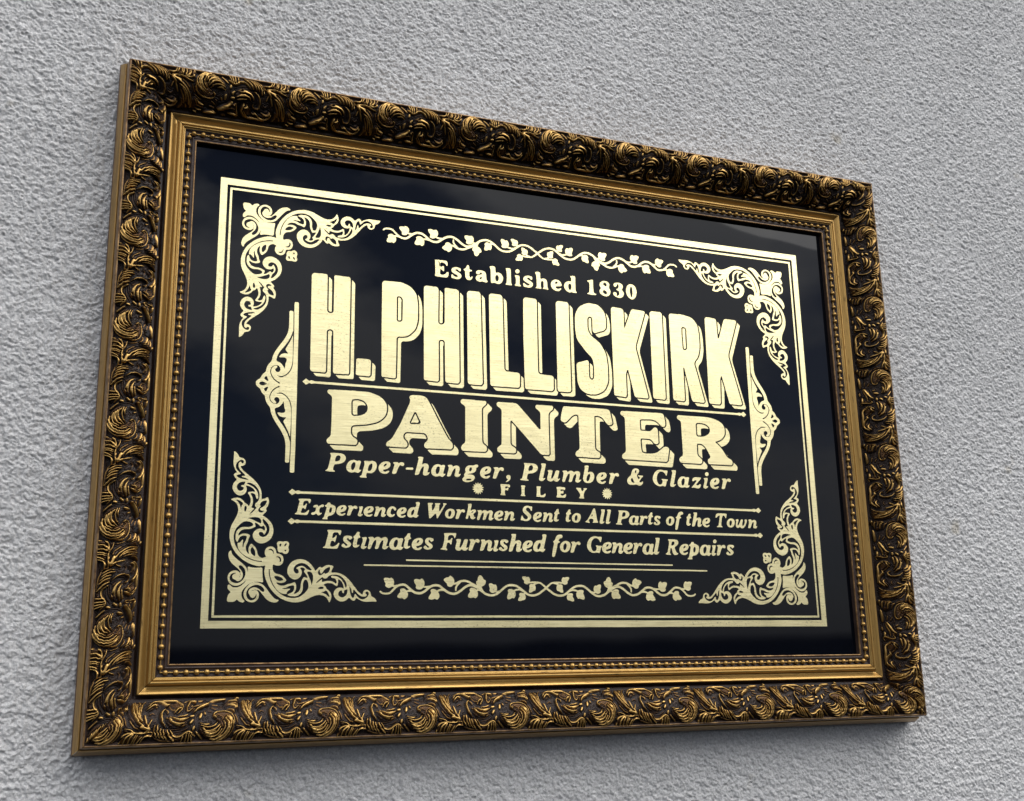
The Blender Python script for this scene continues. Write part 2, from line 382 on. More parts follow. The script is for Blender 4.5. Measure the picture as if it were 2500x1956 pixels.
EST = [
 ['+-3463 4704 -3284 4717 -3044 4715 -3045 4555 -3071 4543 -3113 4608 -3173 4644 -3284 4648 -3285 4501 -3242 4488 -3191 4538 -3162 4524 -3157 4360 -3183 4357 -3243 4419 -3285 4431 -3294 4249 -3218 4232 -3132 4259 -3055 4355 -3012 4347 -3022 4168 -3201 4156 -3473 4177 -3473 4197 -3439 4232 -3446 4663', '--3344 4675 -3310 4662 -3285 4561 -3299 4490 -3282 4475 -3302 4481 -3319 4557', '--3293 4690 -3274 4649 -3288 4651', '--3195 4693 -3171 4661 -3182 4651', '--3294 4439 -3337 4348 -3371 4240 -3388 4221 -3354 4346', '--3481 4202 -3439 4218 -3465 4161'],
 ['+-2822 4533 -2735 4548 -2675 4529 -2615 4528 -2615 4414 -2659 4418 -2719 4481 -2779 4473 -2797 4437 -2702 4387 -2608 4328 -2582 4262 -2626 4179 -2721 4145 -2842 4163 -2914 4163 -2923 4275 -2892 4295 -2841 4241 -2755 4207 -2703 4239 -2712 4273 -2823 4321 -2917 4379 -2917 4449 -2882 4505'],
 ['+-411 4528 -323 4545 -263 4526 -202 4526 -205 4410 -248 4413 -308 4476 -369 4468 -387 4430 -293 4380 -198 4322 -174 4254 -220 4168 -316 4132 -437 4148 -510 4148 -517 4262 -486 4283 -435 4228 -349 4195 -296 4229 -304 4263 -416 4310 -510 4369 -508 4440 -472 4498'],
 ['+-2405 4640 -2370 4661 -2336 4639 -2333 4517 -2236 4502 -2242 4467 -2334 4451 -2331 4291 -2297 4234 -2244 4301 -2218 4286 -2245 4205 -2323 4152 -2410 4169 -2461 4241 -2468 4449 -2520 4487 -2511 4514 -2441 4548'],
 ['+-2005 4535 -1900 4533 -1804 4500 -1770 4425 -1763 4251 -1720 4186 -1738 4152 -1835 4152 -1887 4176 -1993 4146 -2088 4179 -2131 4253 -2095 4335 -1989 4382 -1910 4406 -1910 4453 -1953 4478 -1980 4418 -2042 4376 -2103 4404 -2111 4464 -2067 4513', '--1903 4322 -1912 4269 -1965 4224 -2000 4259 -1973 4297'],
 ['+-1651 4694 -1580 4720 -1474 4715 -1457 4673 -1451 4497 -1370 4533 -1264 4501 -1195 4386 -1206 4279 -1279 4165 -1377 4137 -1509 4175 -1580 4149 -1610 4163 -1612 4373 -1617 4601 -1643 4660', '--1407 4450 -1355 4412 -1342 4316 -1376 4225 -1438 4227 -1466 4302 -1461 4399'],
 ['+-1118 4695 -1046 4718 -948 4706 -936 4663 -931 4222 -896 4164 -906 4146 -1111 4153 -1119 4175 -1083 4205 -1070 4436 -1080 4638'],
 ['+-809 4492 -746 4512 -647 4502 -639 4450 -641 4219 -595 4172 -601 4144 -798 4152 -816 4173 -770 4205 -763 4382 -774 4452', '+-633 4651 -641 4619 -662 4592 -692 4575 -725 4571 -754 4581 -774 4604 -781 4634 -773 4665 -752 4693 -722 4710 -689 4714 -660 4703 -640 4681'],
 ['+-109 4680 -35 4712 65 4700 77 4657 77 4460 170 4510 275 4486 315 4410 320 4204 356 4156 344 4139 160 4152 160 4174 192 4202 187 4392 155 4430 99 4391 88 4203 115 4162 105 4143 -86 4148 -89 4171 -52 4196 -50 4464 -64 4622'],
 ['+605 4516 704 4511 785 4456 823 4364 822 4319 722 4302 598 4283 621 4222 702 4199 786 4245 807 4226 767 4158 684 4125 561 4143 473 4213 438 4321 462 4420 522 4487', '-645 4464 685 4429 684 4389 584 4361 594 4427'],
 ['+1125 4688 1192 4708 1292 4710 1316 4669 1308 4434 1311 4210 1353 4158 1347 4137 1222 4139 1164 4154 1097 4125 999 4159 919 4247 905 4341 942 4450 1035 4508 1168 4507 1175 4613 1149 4658', '-1116 4445 1165 4402 1169 4290 1125 4205 1076 4232 1046 4325 1065 4407'],
 ['+1734 4615 1810 4628 1938 4664 1949 4636 1946 4425 1954 4216 2054 4170 2044 4145 1892 4131 1733 4151 1728 4175 1802 4207 1818 4395 1816 4556 1741 4580'],
 ['+2355 4669 2491 4649 2552 4558 2508 4447 2572 4364 2567 4250 2486 4152 2383 4133 2248 4167 2167 4255 2179 4337 2241 4401 2185 4468 2180 4548 2243 4637', '-2370 4615 2437 4585 2442 4504 2406 4476 2323 4524 2309 4579', '-2333 4357 2425 4316 2453 4254 2411 4192 2327 4224 2280 4300'],
 ['+2818 4664 2938 4658 3030 4595 3035 4505 2970 4424 3054 4360 3061 4263 3001 4167 2896 4126 2760 4157 2669 4228 2663 4293 2717 4331 2784 4314 2799 4251 2771 4199 2830 4194 2902 4254 2889 4350 2857 4387 2789 4404 2790 4437 2851 4452 2889 4538 2867 4609 2824 4612 2813 4562 2776 4501 2716 4511 2684 4564 2713 4625'],
 ['+3311 4670 3449 4641 3530 4519 3539 4355 3469 4184 3362 4123 3243 4168 3154 4297 3140 4459 3195 4605', '-3334 4596 3374 4534 3389 4388 3357 4205 3323 4209 3286 4344 3285 4492'],
]
FIL = [
 ['+-1410 -2245 -1252 -2238 -1100 -2253 -1096 -2302 -1115 -2345 -1153 -2315 -1209 -2300 -1254 -2308 -1260 -2372 -1210 -2370 -1165 -2336 -1147 -2346 -1162 -2432 -1189 -2433 -1233 -2413 -1267 -2425 -1269 -2542 -1248 -2568 -1255 -2583 -1415 -2575 -1410 -2547 -1388 -2525 -1389 -2367 -1406 -2293'],
 ['+-752 -2259 -608 -2253 -602 -2281 -626 -2324 -631 -2538 -600 -2568 -609 -2584 -759 -2579 -752 -2553 -728 -2520 -724 -2318'],
 ['+-236 -2259 -82 -2259 -90 -2291 -114 -2335 -113 -2528 -32 -2536 50 -2468 66 -2489 40 -2591 -240 -2580 -235 -2554 -225 -2426 -222 -2318'],
 ['+420 -2253 578 -2246 730 -2257 720 -2333 692 -2341 646 -2321 564 -2325 562 -2383 621 -2374 664 -2351 665 -2444 637 -2451 560 -2448 565 -2512 651 -2520 735 -2452 753 -2477 726 -2581 417 -2576 425 -2550 450 -2495 455 -2333'],
 ['+1082 -2253 1271 -2252 1258 -2301 1303 -2364 1365 -2285 1335 -2254 1468 -2253 1460 -2281 1399 -2327 1343 -2438 1344 -2536 1366 -2568 1361 -2579 1182 -2575 1190 -2546 1226 -2519 1229 -2443 1139 -2316'],
]
PHI = [
 ['+-7264 3837 -6810 3843 -6792 3785 -6786 2642 -6591 2634 -6589 3791 -6573 3835 -6129 3826 -6094 3776 -6099 855 -6115 809 -6549 802 -6573 851 -6585 2140 -6782 2138 -6782 868 -6804 809 -7209 817 -7243 865'],
 ['+-5887 1303 -5836 1324 -5496 1319 -5444 1271 -5456 838 -5490 801 -5863 806 -5897 837'],
 ['+-5124 3832 -4507 3841 -4222 3734 -4043 3518 -3996 3179 -3999 2674 -4077 2380 -4289 2164 -4482 2111 -4664 2111 -4684 830 -4718 800 -5097 815 -5122 847 -5128 2279', '--4664 3389 -4540 3385 -4476 3309 -4484 2626 -4536 2578 -4666 2580'],
 ['+-3810 3824 -3387 3820 -3340 3759 -3355 2611 -3145 2632 -3139 3799 -3103 3822 -2736 3807 -2681 3758 -2680 847 -2724 790 -3101 796 -3136 846 -3148 2138 -3346 2127 -3340 848 -3375 803 -3776 814 -3811 847'],
 ['+-2411 3806 -2013 3812 -1965 3743 -1930 851 -1979 794 -2380 799 -2416 849'],
 ['+-1687 3799 -1298 3797 -1235 3729 -1212 1303 -744 1287 -696 1236 -708 854 -754 804 -1648 801 -1684 852'],
 ['+-529 3793 -110 3783 -68 3736 -81 1306 403 1283 445 1245 441 856 396 783 -497 786 -534 823 -551 2477'],
 ['+597 3794 998 3786 1041 3726 1038 839 984 794 603 787 570 845'],
 ['+1723 3841 2083 3814 2302 3621 2370 3305 2342 2981 1930 2827 1865 2893 1867 3255 1862 3362 1773 3387 1694 3324 1688 2940 1770 2757 2119 2513 2308 2191 2364 1732 2355 1229 2208 926 1913 780 1604 778 1367 905 1267 1145 1253 1724 1290 1789 1648 1903 1690 1844 1679 1343 1755 1245 1854 1294 1870 1692 1829 1982 1614 2173 1296 2565 1244 2939 1260 3408 1404 3678'],
 ['+2560 3799 2949 3774 3015 3715 3010 3131 3032 3112 3293 3744 3342 3793 3760 3770 3805 3731 3392 2500 3787 833 3753 788 3328 800 3285 838 3080 1749 3003 1574 2998 818 2964 773 2560 807 2550 868 2556 3195'],
 ['+3982 3793 4396 3791 4440 3730 4421 836 4386 791 3993 805 3960 866'],
 ['+4705 3787 5255 3790 5588 3712 5768 3508 5817 3158 5821 2718 5739 2360 5556 2148 5652 1787 5884 833 5847 788 5443 802 5400 863 5184 1922 5139 1962 5138 845 5111 792 4736 795 4702 856', '-5155 3351 5276 3363 5343 3290 5333 2609 5272 2551 5167 2559 5148 3008'],
 ['+6080 3806 6471 3778 6525 3716 6542 3071 6593 3098 6814 3745 6868 3804 7266 3799 7322 3750 6903 2505 7331 849 7288 802 6863 816 6832 857 6596 1797 6538 1683 6498 812 6447 774 6086 783 6052 845'],
]
PAI = [
 ['+-6688 306 -6023 325 -5484 321 -5143 209 -4971 33 -4935 -170 -5002 -396 -5204 -561 -5540 -660 -6017 -714 -6019 -1014 -5818 -1136 -5827 -1237 -5866 -1289 -6688 -1292 -6729 -1222 -6707 -1154 -6601 -1065 -6588 -583 -6585 88 -6619 136 -6726 212 -6721 280', '--6018 -7 -5986 63 -5819 92 -5616 39 -5513 -124 -5545 -296 -5711 -408 -6011 -445'],
 ['+-4178 324 -3899 334 -3741 293 -3653 160 -3337 -442 -3057 -943 -2916 -1072 -2910 -1192 -2953 -1263 -3760 -1273 -3812 -1208 -3794 -1122 -3672 -1013 -3742 -811 -4400 -810 -4468 -991 -4330 -1118 -4313 -1219 -4364 -1283 -4943 -1281 -4968 -1222 -4944 -1153 -4792 -1043 -4521 -552 -4247 84 -4230 171 -4265 238 -4248 291', '--4080 -139 -3881 -546 -4280 -571'],
 ['+-2628 302 -2579 315 -1853 306 -1820 275 -1829 208 -1904 137 -1963 85 -1974 19 -1974 -953 -1950 -1035 -1844 -1103 -1822 -1167 -1837 -1242 -1886 -1278 -2594 -1286 -2641 -1239 -2654 -1176 -2611 -1100 -2516 -1030 -2505 76 -2543 121 -2638 179 -2657 234'],
 ['+-1481 270 -1442 305 -897 311 -798 280 -46 -520 -40 54 -79 109 -188 188 -207 244 -175 304 374 309 399 266 386 188 286 114 240 53 230 -63 230 -1234 205 -1270 -47 -1273 -153 -1151 -1047 -207 -1058 -975 -1024 -1039 -897 -1107 -873 -1171 -887 -1247 -931 -1273 -1440 -1276 -1493 -1223 -1496 -1149 -1446 -1091 -1347 -1029 -1328 44 -1357 98 -1473 176 -1492 222'],
 ['+738 300 789 322 2250 332 2336 305 2368 252 2439 -87 2436 -151 2348 -196 2263 -178 2181 -72 2083 49 1965 89 1828 84 1810 47 1795 -931 1817 -1024 1950 -1095 1973 -1156 1960 -1243 1908 -1276 1168 -1268 1119 -1232 1114 -1155 1149 -1098 1260 -1030 1265 -898 1259 75 1133 79 1030 20 943 -72 839 -181 771 -201 672 -168 640 -123 672 67'],
 ['+2750 277 2795 308 4171 327 4275 319 4311 265 4354 51 4356 -35 4329 -108 4265 -127 4195 -103 4090 5 3990 68 3850 97 3477 79 3431 49 3423 -8 3431 -281 3457 -296 3774 -305 3848 -256 3914 -179 3978 -159 4047 -187 4067 -283 4069 -653 4043 -696 3987 -714 3903 -694 3846 -610 3761 -550 3426 -557 3419 -618 3432 -936 3463 -1014 3558 -1041 3840 -1034 4002 -985 4113 -907 4249 -799 4329 -773 4422 -804 4447 -859 4365 -1246 4315 -1277 2781 -1263 2740 -1226 2738 -1147 2763 -1099 2861 -1038 2882 -966 2889 70 2856 116 2746 189 2736 236'],
 ['+4807 275 4841 302 5781 310 6075 292 6333 221 6492 128 6566 15 6585 -130 6562 -263 6470 -385 6332 -466 6164 -516 6274 -586 6412 -723 6501 -849 6590 -989 6668 -1043 6771 -1096 6800 -1152 6785 -1240 6750 -1271 5915 -1271 5868 -1235 5861 -1156 5886 -1105 5962 -1058 5966 -1007 5866 -811 5777 -686 5684 -619 5620 -608 5482 -613 5483 -716 5483 -961 5503 -1017 5618 -1104 5656 -1152 5642 -1239 5590 -1277 4870 -1275 4808 -1238 4798 -1153 4832 -1109 4941 -1032 4946 -946 4939 74 4910 122 4809 181 4796 224', '-5513 81 5603 94 5798 84 5925 34 6001 -49 6020 -135 5989 -224 5901 -302 5767 -357 5636 -373 5487 -367 5485 36'],
]
CORNER_MID = ['+0 5 3 105 32 212 103 260 27 320 -2 387 8 454 41 474 75 448 131 394 224 382 330 417 447 512 510 622 540 744 529 853 511 969 621 929 784 925 919 938 917 818 929 668 954 521 851 551 716 549 582 500 465 398 388 296 372 188 410 80 479 27 440 -7 373 -7 305 26 256 80 225 26 160 3', '+998 1245 961 1313 965 1396 1011 1480 1105 1523 1202 1505 1267 1430 1284 1319 1374 1321 1458 1267 1486 1171 1465 1060 1398 997 1301 991 1204 1028 1185 986 1188 890 1085 889 995 915 998 1025 903 1023 900 1105 884 1187 999 1224', '-1047 1411 1094 1454 1149 1455 1206 1401 1215 1318 1202 1304 1186 1373 1137 1413 1088 1419', '-1253 1215 1307 1258 1376 1245 1419 1184 1422 1114 1368 1072 1386 1141 1357 1203 1301 1226', '+1283 1583 1308 1653 1377 1669 1454 1650 1530 1675 1607 1653 1633 1584 1597 1507 1627 1438 1609 1354 1540 1311 1477 1330 1435 1364 1373 1349 1317 1389 1307 1458 1313 1514', '-1353 1557 1379 1606 1414 1600 1409 1544 1382 1516 1357 1522', '-1491 1560 1538 1617 1562 1610 1554 1561 1513 1526 1489 1532', '-1489 1421 1530 1442 1558 1415 1538 1387 1513 1386']
CORNER_HALF = ['+1396 61 1330 69 1260 106 1147 227 1048 362 949 470 838 526 716 538 609 503 511 412 444 303 430 195 463 87 546 14 668 -15 775 22 839 110 849 218 820 279 778 319 818 333 888 273 973 165 1057 70 1154 10 1264 -12 1346 1', '-994 328 937 409 854 456 745 471 612 419 521 324 499 216 529 108 612 41 706 55 772 109 784 204 768 224 756 163 704 109 636 122 601 176 586 216 558 243 568 324 640 386 734 404 830 367 928 280 976 273', '-598 254 656 317 723 335 791 329 819 299 785 315 724 321 663 305', '+998 1023 972 870 972 778 1011 626 1093 444 1205 293 1347 157 1549 44 1766 -4 1920 0 2074 39 2243 129 2398 197 2539 211 2474 334 2266 471 2190 393 2100 254 1993 164 1855 114 1701 113 1546 150 1390 248 1255 384 1151 551 1093 764 1086 887 1105 1025', '+1120 1025 1189 1019 1193 888 1226 820 1289 770 1390 756 1491 705 1582 599 1564 571 1496 527 1397 520 1285 546 1344 477 1445 444 1537 451 1613 495 1721 514 1797 551 1829 528 1856 436 1846 328 1783 228 1852 236 1943 306 1979 406 1977 514 2005 607 2050 692 2089 685 2176 655 2134 747 2046 847 2092 902 2059 940 1989 955 1942 938 1991 877 2001 792 1964 699 1872 628 1780 620 1670 672 1597 787 1591 894 1644 1034 1750 1137 1889 1183 2014 1180 2141 1136 2253 1044 2334 937 2367 859 2398 891 2460 954 2506 986 2555 948 2633 1011 2759 1040 2871 1008 2880 984 2833 897 2814 822 2954 829 3099 799 3228 723 3358 607 3490 436 3588 312 3686 234 3727 219 3734 297 3782 352 3863 361 3944 307 3970 174 4044 150 4109 88 4139 26 4061 33 3980 33 3834 19 3689 47 3591 101 3542 140 3511 69 3464 43 3399 84 3334 146 3271 68 3176 29 3081 25 2968 90 2903 182 2898 275 2947 369 3042 416 3137 409 3186 371 3168 495 3102 604 3013 657 3023 556 3001 455 2969 450 2865 523 2737 542 2596 489 2676 436 2693 379 2774 321 2836 228 2838 120 2796 12 2772 4 2739 88 2666 165 2539 211 2398 197 2274 140 2100 254 1993 164 1854 160 1684 166 1614 204 1636 223 1513 222 1405 261 1294 366 1198 518 1131 704 1114 841', '-1447 378 1585 395 1661 446 1784 469 1804 405 1788 320 1743 266 1667 235 1621 219 1590 235 1604 288 1694 355 1678 370 1586 360 1509 356', '-1230 705 1299 713 1376 704 1454 662 1499 613 1456 585 1364 576 1286 617', '-1113 1010 1091 887 1095 764 1150 559 1255 392 1389 256 1546 155 1701 119 1855 120 1993 168 2092 254 2168 339 2197 424 2184 532 2146 608 2098 631 2060 592 2031 499 2042 391 2014 276 1931 194 1839 160 1684 162 1614 197 1575 216 1513 219 1405 261 1294 366 1198 518 1131 704 1114 841 1121 995', '-1899 791 1837 782 1781 835 1764 912 1800 998 1892 1062 2001 1079 2111 1050 2207 974 2288 874 2210 880 2130 910 2066 979 1987 1001 1894 976 1833 929 1865 914 1905 884 1914 822', '-2132 833 2210 845 2274 819 2310 750 2317 641 2296 533 2275 448 2265 532 2240 609 2182 733', '-2765 740 2860 770 2971 774 3100 729 3197 644 3263 527 3273 449 3234 394 3216 465 3167 573 3069 682 2956 730 2845 738 2816 717 2822 691 2878 671 2942 657 2974 602 2983 548 2960 517 2896 563 2800 596 2673 591 2563 551 2565 629 2554 636 2383 500 2429 578 2576 707 2600 668 2648 648 2703 669 2734 716', '-2439 829 2461 884 2508 916 2493 861 2518 799 2558 792 2604 878 2681 950 2776 982 2789 951 2770 865 2716 802 2637 785 2629 824 2574 769 2512 740 2464 760', '-2449 387 2503 427 2582 435 2622 412 2607 373 2536 365 2473 372', '-2522 280 2632 296 2655 327 2694 328 2751 258 2785 166 2777 135 2713 204 2617 257', '-3139 331 3075 331 3028 268 3030 198 3094 145 3174 140 3253 192 3287 278 3290 379 3234 348 3195 340 3188 262 3164 254 3140 285', '-3337 474 3394 388 3420 263 3444 271 3458 381 3524 311 3622 202 3736 159 3832 180 3848 228 3799 251 3807 298 3847 314 3896 291 3905 236 3865 157 3785 102 3704 86 3623 117 3558 186 3500 256 3486 170 3454 116 3397 170 3364 279']
VINE_LEAF = ['+-5004 236 -4897 248 -4811 224 -4797 259 -4732 225 -4693 143 -4709 33 -4781 -16 -4845 -48 -4916 -24 -4964 23 -4938 72 -4989 153', '+-4522 -103 -4508 -62 -4436 -47 -4364 -67 -4320 -129 -4284 -198 -4291 -280 -4348 -342 -4406 -363 -4442 -322 -4521 -334 -4607 -303 -4593 -241 -4508 -151', '+-4118 205 -4017 223 -3922 200 -3885 245 -3819 201 -3786 97 -3820 -14 -3885 -70 -3958 -82 -4031 -64 -4063 -23 -4038 32 -4096 108', '+-3622 -109 -3593 -67 -3519 -57 -3453 -80 -3387 -135 -3343 -232 -3358 -316 -3425 -374 -3483 -330 -3564 -370 -3681 -345 -3666 -276 -3586 -165', '+-3230 215 -3148 275 -3052 281 -3029 337 -2940 289 -2888 205 -2896 107 -2942 36 -3016 -4 -3090 21 -3120 70 -3112 98 -3179 146', '+-2433 -71 -2395 -22 -2320 -11 -2237 -42 -2185 -98 -2163 -196 -2187 -281 -2255 -321 -2300 -288 -2391 -313 -2481 -290 -2472 -212 -2404 -127', '+-2103 364 -2027 322 -1983 223 -1914 210 -1923 117 -1970 60 -2024 24 -2092 30 -2152 30 -2205 72 -2224 149 -2211 185 -2173 192 -2164 299', '+-1824 118 -1740 126 -1664 77 -1618 92 -1573 35 -1567 -50 -1591 -107 -1637 -136 -1714 -165 -1782 -137 -1816 -80 -1788 -38 -1818 33', '+-1244 -90 -1205 -47 -1111 -39 -1035 -67 -989 -131 -979 -216 -1024 -302 -1063 -316 -1094 -295 -1148 -331 -1241 -343 -1263 -289 -1239 -204 -1206 -139', '+-882 -187 -850 -151 -756 -146 -695 -186 -662 -257 -675 -328 -715 -364 -769 -360 -824 -393 -910 -387 -911 -330 -852 -244', '+-769 331 -667 339 -620 311 -565 334 -511 269 -513 190 -562 117 -618 95 -695 130 -715 166 -694 195 -755 259', '+-547 74 -515 110 -436 119 -358 90 -332 4 -355 -82 -402 -83 -474 -134 -553 -139 -559 -84 -534 2']
VINE_STEM = [('-5107 -142 -5036 -189 -4922 -202 -4808 -174 -4709 -77 -4623 -1 -4537 41 -4422 56 -4335 23 -4219 -73 -4103 -155 -4002 -182 -3885 -174 -3768 -111 -3666 -26 -3563 30 -3445 48 -3342 25 -3239 -50 -3121 -133 -3003 -181 -2869 -187 -2719 -116 -2568 -2 -2447 55 -2341 56 -2236 15 -2131 -41 -2021 -96', 0.0049, 0.0068), ('-2138 -41 -2060 -97 -1943 -180 -1822 -222 -1715 -228 -1592 -192 -1468 -106 -1327 9 -1202 68 -1078 72 -954 49 -831 -22 -709 -114 -601 -192 -492 -220 -366 -215 -239 -168 -110 -80 0 0', 0.0068, 0.00626), ('0 0 -105 93 -199 150 -309 163 -419 165 -546 153', 0.00626, 0.0049), ('-4752 18 -4681 12 -4609 20', 0.00476, 0.00544), ('-4320 -129 -4219 -114 -4118 -134', 0.00476, 0.00544), ('-3827 0 -3724 -2 -3637 9', 0.00476, 0.00544), ('-3416 -122 -3313 -86 -3180 -92', 0.00476, 0.00544), ('-2941 92 -2837 108 -2716 165 -2596 183 -2491 170 -2371 112 -2206 29 -2100 -40', 0.00544, 0.00626), ('-2846 -103 -2845 -19 -2807 52 -2717 144', 0.00381, 0.00544), ('-1621 -121 -1514 -120 -1421 -77', 0.00408, 0.00544), ('-1035 -88 -941 -59 -832 -58 -724 -107', 0.0049, 0.00544), ('-702 -157 -616 -178', 0.00544, 0.00544), ('-406 90 -342 127 -246 157', 0.00544, 0.00544), ('-2107 44 -2063 -68', 0.0068, 0.00816), ('-2207 -84 -2131 -69 -2040 -82', 0.0049, 0.00544)]
BRACKET = ['+-7887 2222 -7873 2246 -7791 2244 -7771 2226 -7766 1879 -7743 1881 -7748 2504 -7727 2533 -7640 2530 -7621 2501 -7612 1830 -7613 1029 -7605 -14 -8720 -98 -8787 21 -8749 86 -8648 156 -8621 236 -8571 302 -8510 346 -8494 464 -8446 578 -8352 680 -8333 808 -8278 954 -8178 1121 -8047 1308 -7960 1460 -7904 1609 -7885 1771', '--7771 2234 -7743 2236 -7736 1625 -7739 1177 -7741 700 -7759 541 -7823 393 -7926 283 -8045 222 -8135 235 -8204 277 -8121 260 -8031 264 -7927 322 -7839 424 -7776 587 -7755 778 -7757 1175 -7770 1493 -7761 1719', '--7770 1493 -7835 1328 -7907 1193 -7972 1068 -7947 1023 -7877 934 -7961 950 -8066 925 -8125 873 -8150 811 -8078 814 -8002 831 -7925 787 -7924 732 -7959 642 -7967 539 -7979 459 -7996 521 -8072 625 -8133 667 -8225 694 -8213 802 -8171 916 -8085 1051 -7968 1204 -7866 1372 -7809 1506 -7760 1687', '--8206 574 -8145 564 -8098 497 -8096 419 -8154 359 -8230 384 -8254 445 -8218 487 -8182 521 -8198 552 -8250 555 -8309 519 -8359 444 -8364 350 -8315 229 -8222 127 -8092 59 -8099 35 -8129 32 -8259 116 -8337 211 -8386 332 -8388 410 -8354 507 -8281 563', '--8549 171 -8494 233 -8471 216 -8418 80 -8475 94 -8536 133', '--8691 -12 -8666 38 -8593 64 -8517 34 -8442 7']
def parse(item, k=1e-4):
    return item[0], np.array([float(v) for v in item[1:].split()]).reshape(-1, 2) * k

def chaikin(p, n=2):
    for _ in range(n):
        a = np.roll(p, -1, 0) - p
        ln = np.maximum(np.hypot(a[:, 0], a[:, 1]), 1e-9)
        lim = np.minimum(np.minimum(ln, np.roll(ln, 1)), .022)
        u = a / ln[:, None]
        back = -np.roll(u, 1, 0)
        q = np.empty((2 * len(p), 2))
        q[0::2] = p + back * (lim * .27)[:, None]
        q[1::2] = p + u * (lim * .27)[:, None]
        p = q
    return p

def catmull(p, n=8):
    p = np.asarray(p, float)
    e = np.vstack([2 * p[0] - p[1], p, 2 * p[-1] - p[-2]])
    out = []
    for i in range(1, len(e) - 2):
        a, b, c, d = e[i - 1], e[i], e[i + 1], e[i + 2]
        for t in np.arange(n) / n:
            out.append(.5 * (2 * b + (c - a) * t + (2 * a - 5 * b + 4 * c - d) * t * t + (3 * b - a - 3 * c + d) * t ** 3))
    out.append(p[-1])
    return np.array(out)

def stroke_poly(p, w0, w1, w2=None):
    p = catmull(p)
    d = np.gradient(p, axis=0)
    d /= np.maximum(np.hypot(d[:, 0], d[:, 1]), 1e-9)[:, None]
    nrm = np.stack([-d[:, 1], d[:, 0]], 1)
    t = np.linspace(0, 1, len(p))[:, None]
    w = (w0 + (w1 - w0) * np.minimum(t * 3, 1)) * .5
    cap = np.array([p[0] - d[0] * w0 * .4])
    cap2 = np.array([p[-1] + d[-1] * w1 * .4])
    return np.vstack([cap, p + nrm * w, cap2, (p - nrm * w)[::-1]])

class Field:
    """Coverage of a flat gilt shape on a regular grid, in panel units."""
    def __init__(self, x0, y0, x1, y1, h):
        self.x0, self.y0, self.h = x0, y0, h
        self.nx = int(np.ceil((x1 - x0) / h)) + 1
        self.ny = int(np.ceil((y1 - y0) / h)) + 1
        self.a = np.zeros((self.ny, self.nx), np.float32)

    def cover(self, poly, sub=3):
        """area coverage of an even-odd polygon: (slice, array)"""
        p = (poly - [self.x0, self.y0]) / self.h + .5
        iy0 = max(int(np.floor(p[:, 1].min())), 0); iy1 = min(int(np.ceil(p[:, 1].max())) + 1, self.ny)
        ix0 = max(int(np.floor(p[:, 0].min())) - 1, 0); ix1 = min(int(np.ceil(p[:, 0].max())) + 2, self.nx)
        if iy1 <= iy0 or ix1 <= ix0:
            return None
        n = ix1 - ix0
        acc = np.zeros((iy1 - iy0, n), np.float32)
        x1, y1 = p[:, 0] - ix0, p[:, 1]
        x2, y2 = np.roll(x1, -1), np.roll(y1, -1)
        cells = np.arange(n)
        for r in range((iy1 - iy0) * sub):
            y = iy0 + (r + .5) / sub
            m = (y1 <= y) != (y2 <= y)
            if not m.any():
                continue
            xs = np.sort(x1[m] + (y - y1[m]) / (y2[m] - y1[m]) * (x2[m] - x1[m]))
            row = acc[r // sub]
            for a, b in zip(xs[0::2], xs[1::2]):
                a = max(a, 0.); b = min(b, n)
                if b <= a:
                    continue
                i, j = int(a), min(int(b), n - 1)
                if i == j:
                    row[i] += (b - a) / sub
                else:
                    row[i] += (i + 1 - a) / sub
                    row[i + 1:j] += 1. / sub
                    row[j] += (b - j) / sub
        return (slice(iy0, iy1), slice(ix0, ix1)), np.clip(acc, 0, 1)

    def add(self, poly, sign='+'):
        r = self.cover(poly)
        if r is None:
            return
        s, c = r
        if sign == '+':
            self.a[s] = np.maximum(self.a[s], c)
        else:
            self.a[s] = np.minimum(self.a[s], 1 - c)

def dilate(a, r):
    """grey dilation by a disc of r cells (r may be fractional)"""
    out = a.copy()
    n = int(np.ceil(r))
    for dy in range(-n, n + 1):
        for dx in range(-n, n + 1):
            if dx * dx + dy * dy <= r * r + .01 and (dx or dy):
                out = np.maximum(out, shift(a, dx, dy))
    return out

def shift(a, dx, dy):
    out = np.zeros_like(a)
    ny, nx = a.shape
    ys, yd = (slice(0, ny - dy), slice(dy, ny)) if dy >= 0 else (slice(-dy, ny), slice(0, ny + dy))
    xs, xd = (slice(0, nx - dx), slice(dx, nx)) if dx >= 0 else (slice(-dx, nx), slice(0, nx + dx))
    out[yd, xd] = a[ys, xs]
    return out

def shiftf(a, fx, fy):
    ix, iy = int(np.floor(fx)), int(np.floor(fy))
    tx, ty = fx - ix, fy - iy
    return ((1 - tx) * (1 - ty) * shift(a, ix, iy) + tx * (1 - ty) * shift(a, ix + 1, iy)
            + (1 - tx) * ty * shift(a, ix, iy + 1) + tx * ty * shift(a, ix + 1, iy + 1))
GH = .0014
# ---- the gilt artwork as fields -------------------------------------------------
def f_border(w, hh, w2, hh2):
    f = Field(-w - .01, -hh - .01, w + .01, hh + .01, GH)
    f.add(np.array([[-w, -hh], [w, -hh], [w, hh], [-w, hh]]))
    f.add(np.array([[-w2, -hh2], [w2, -hh2], [w2, hh2], [-w2, hh2]]), '-')
    return f

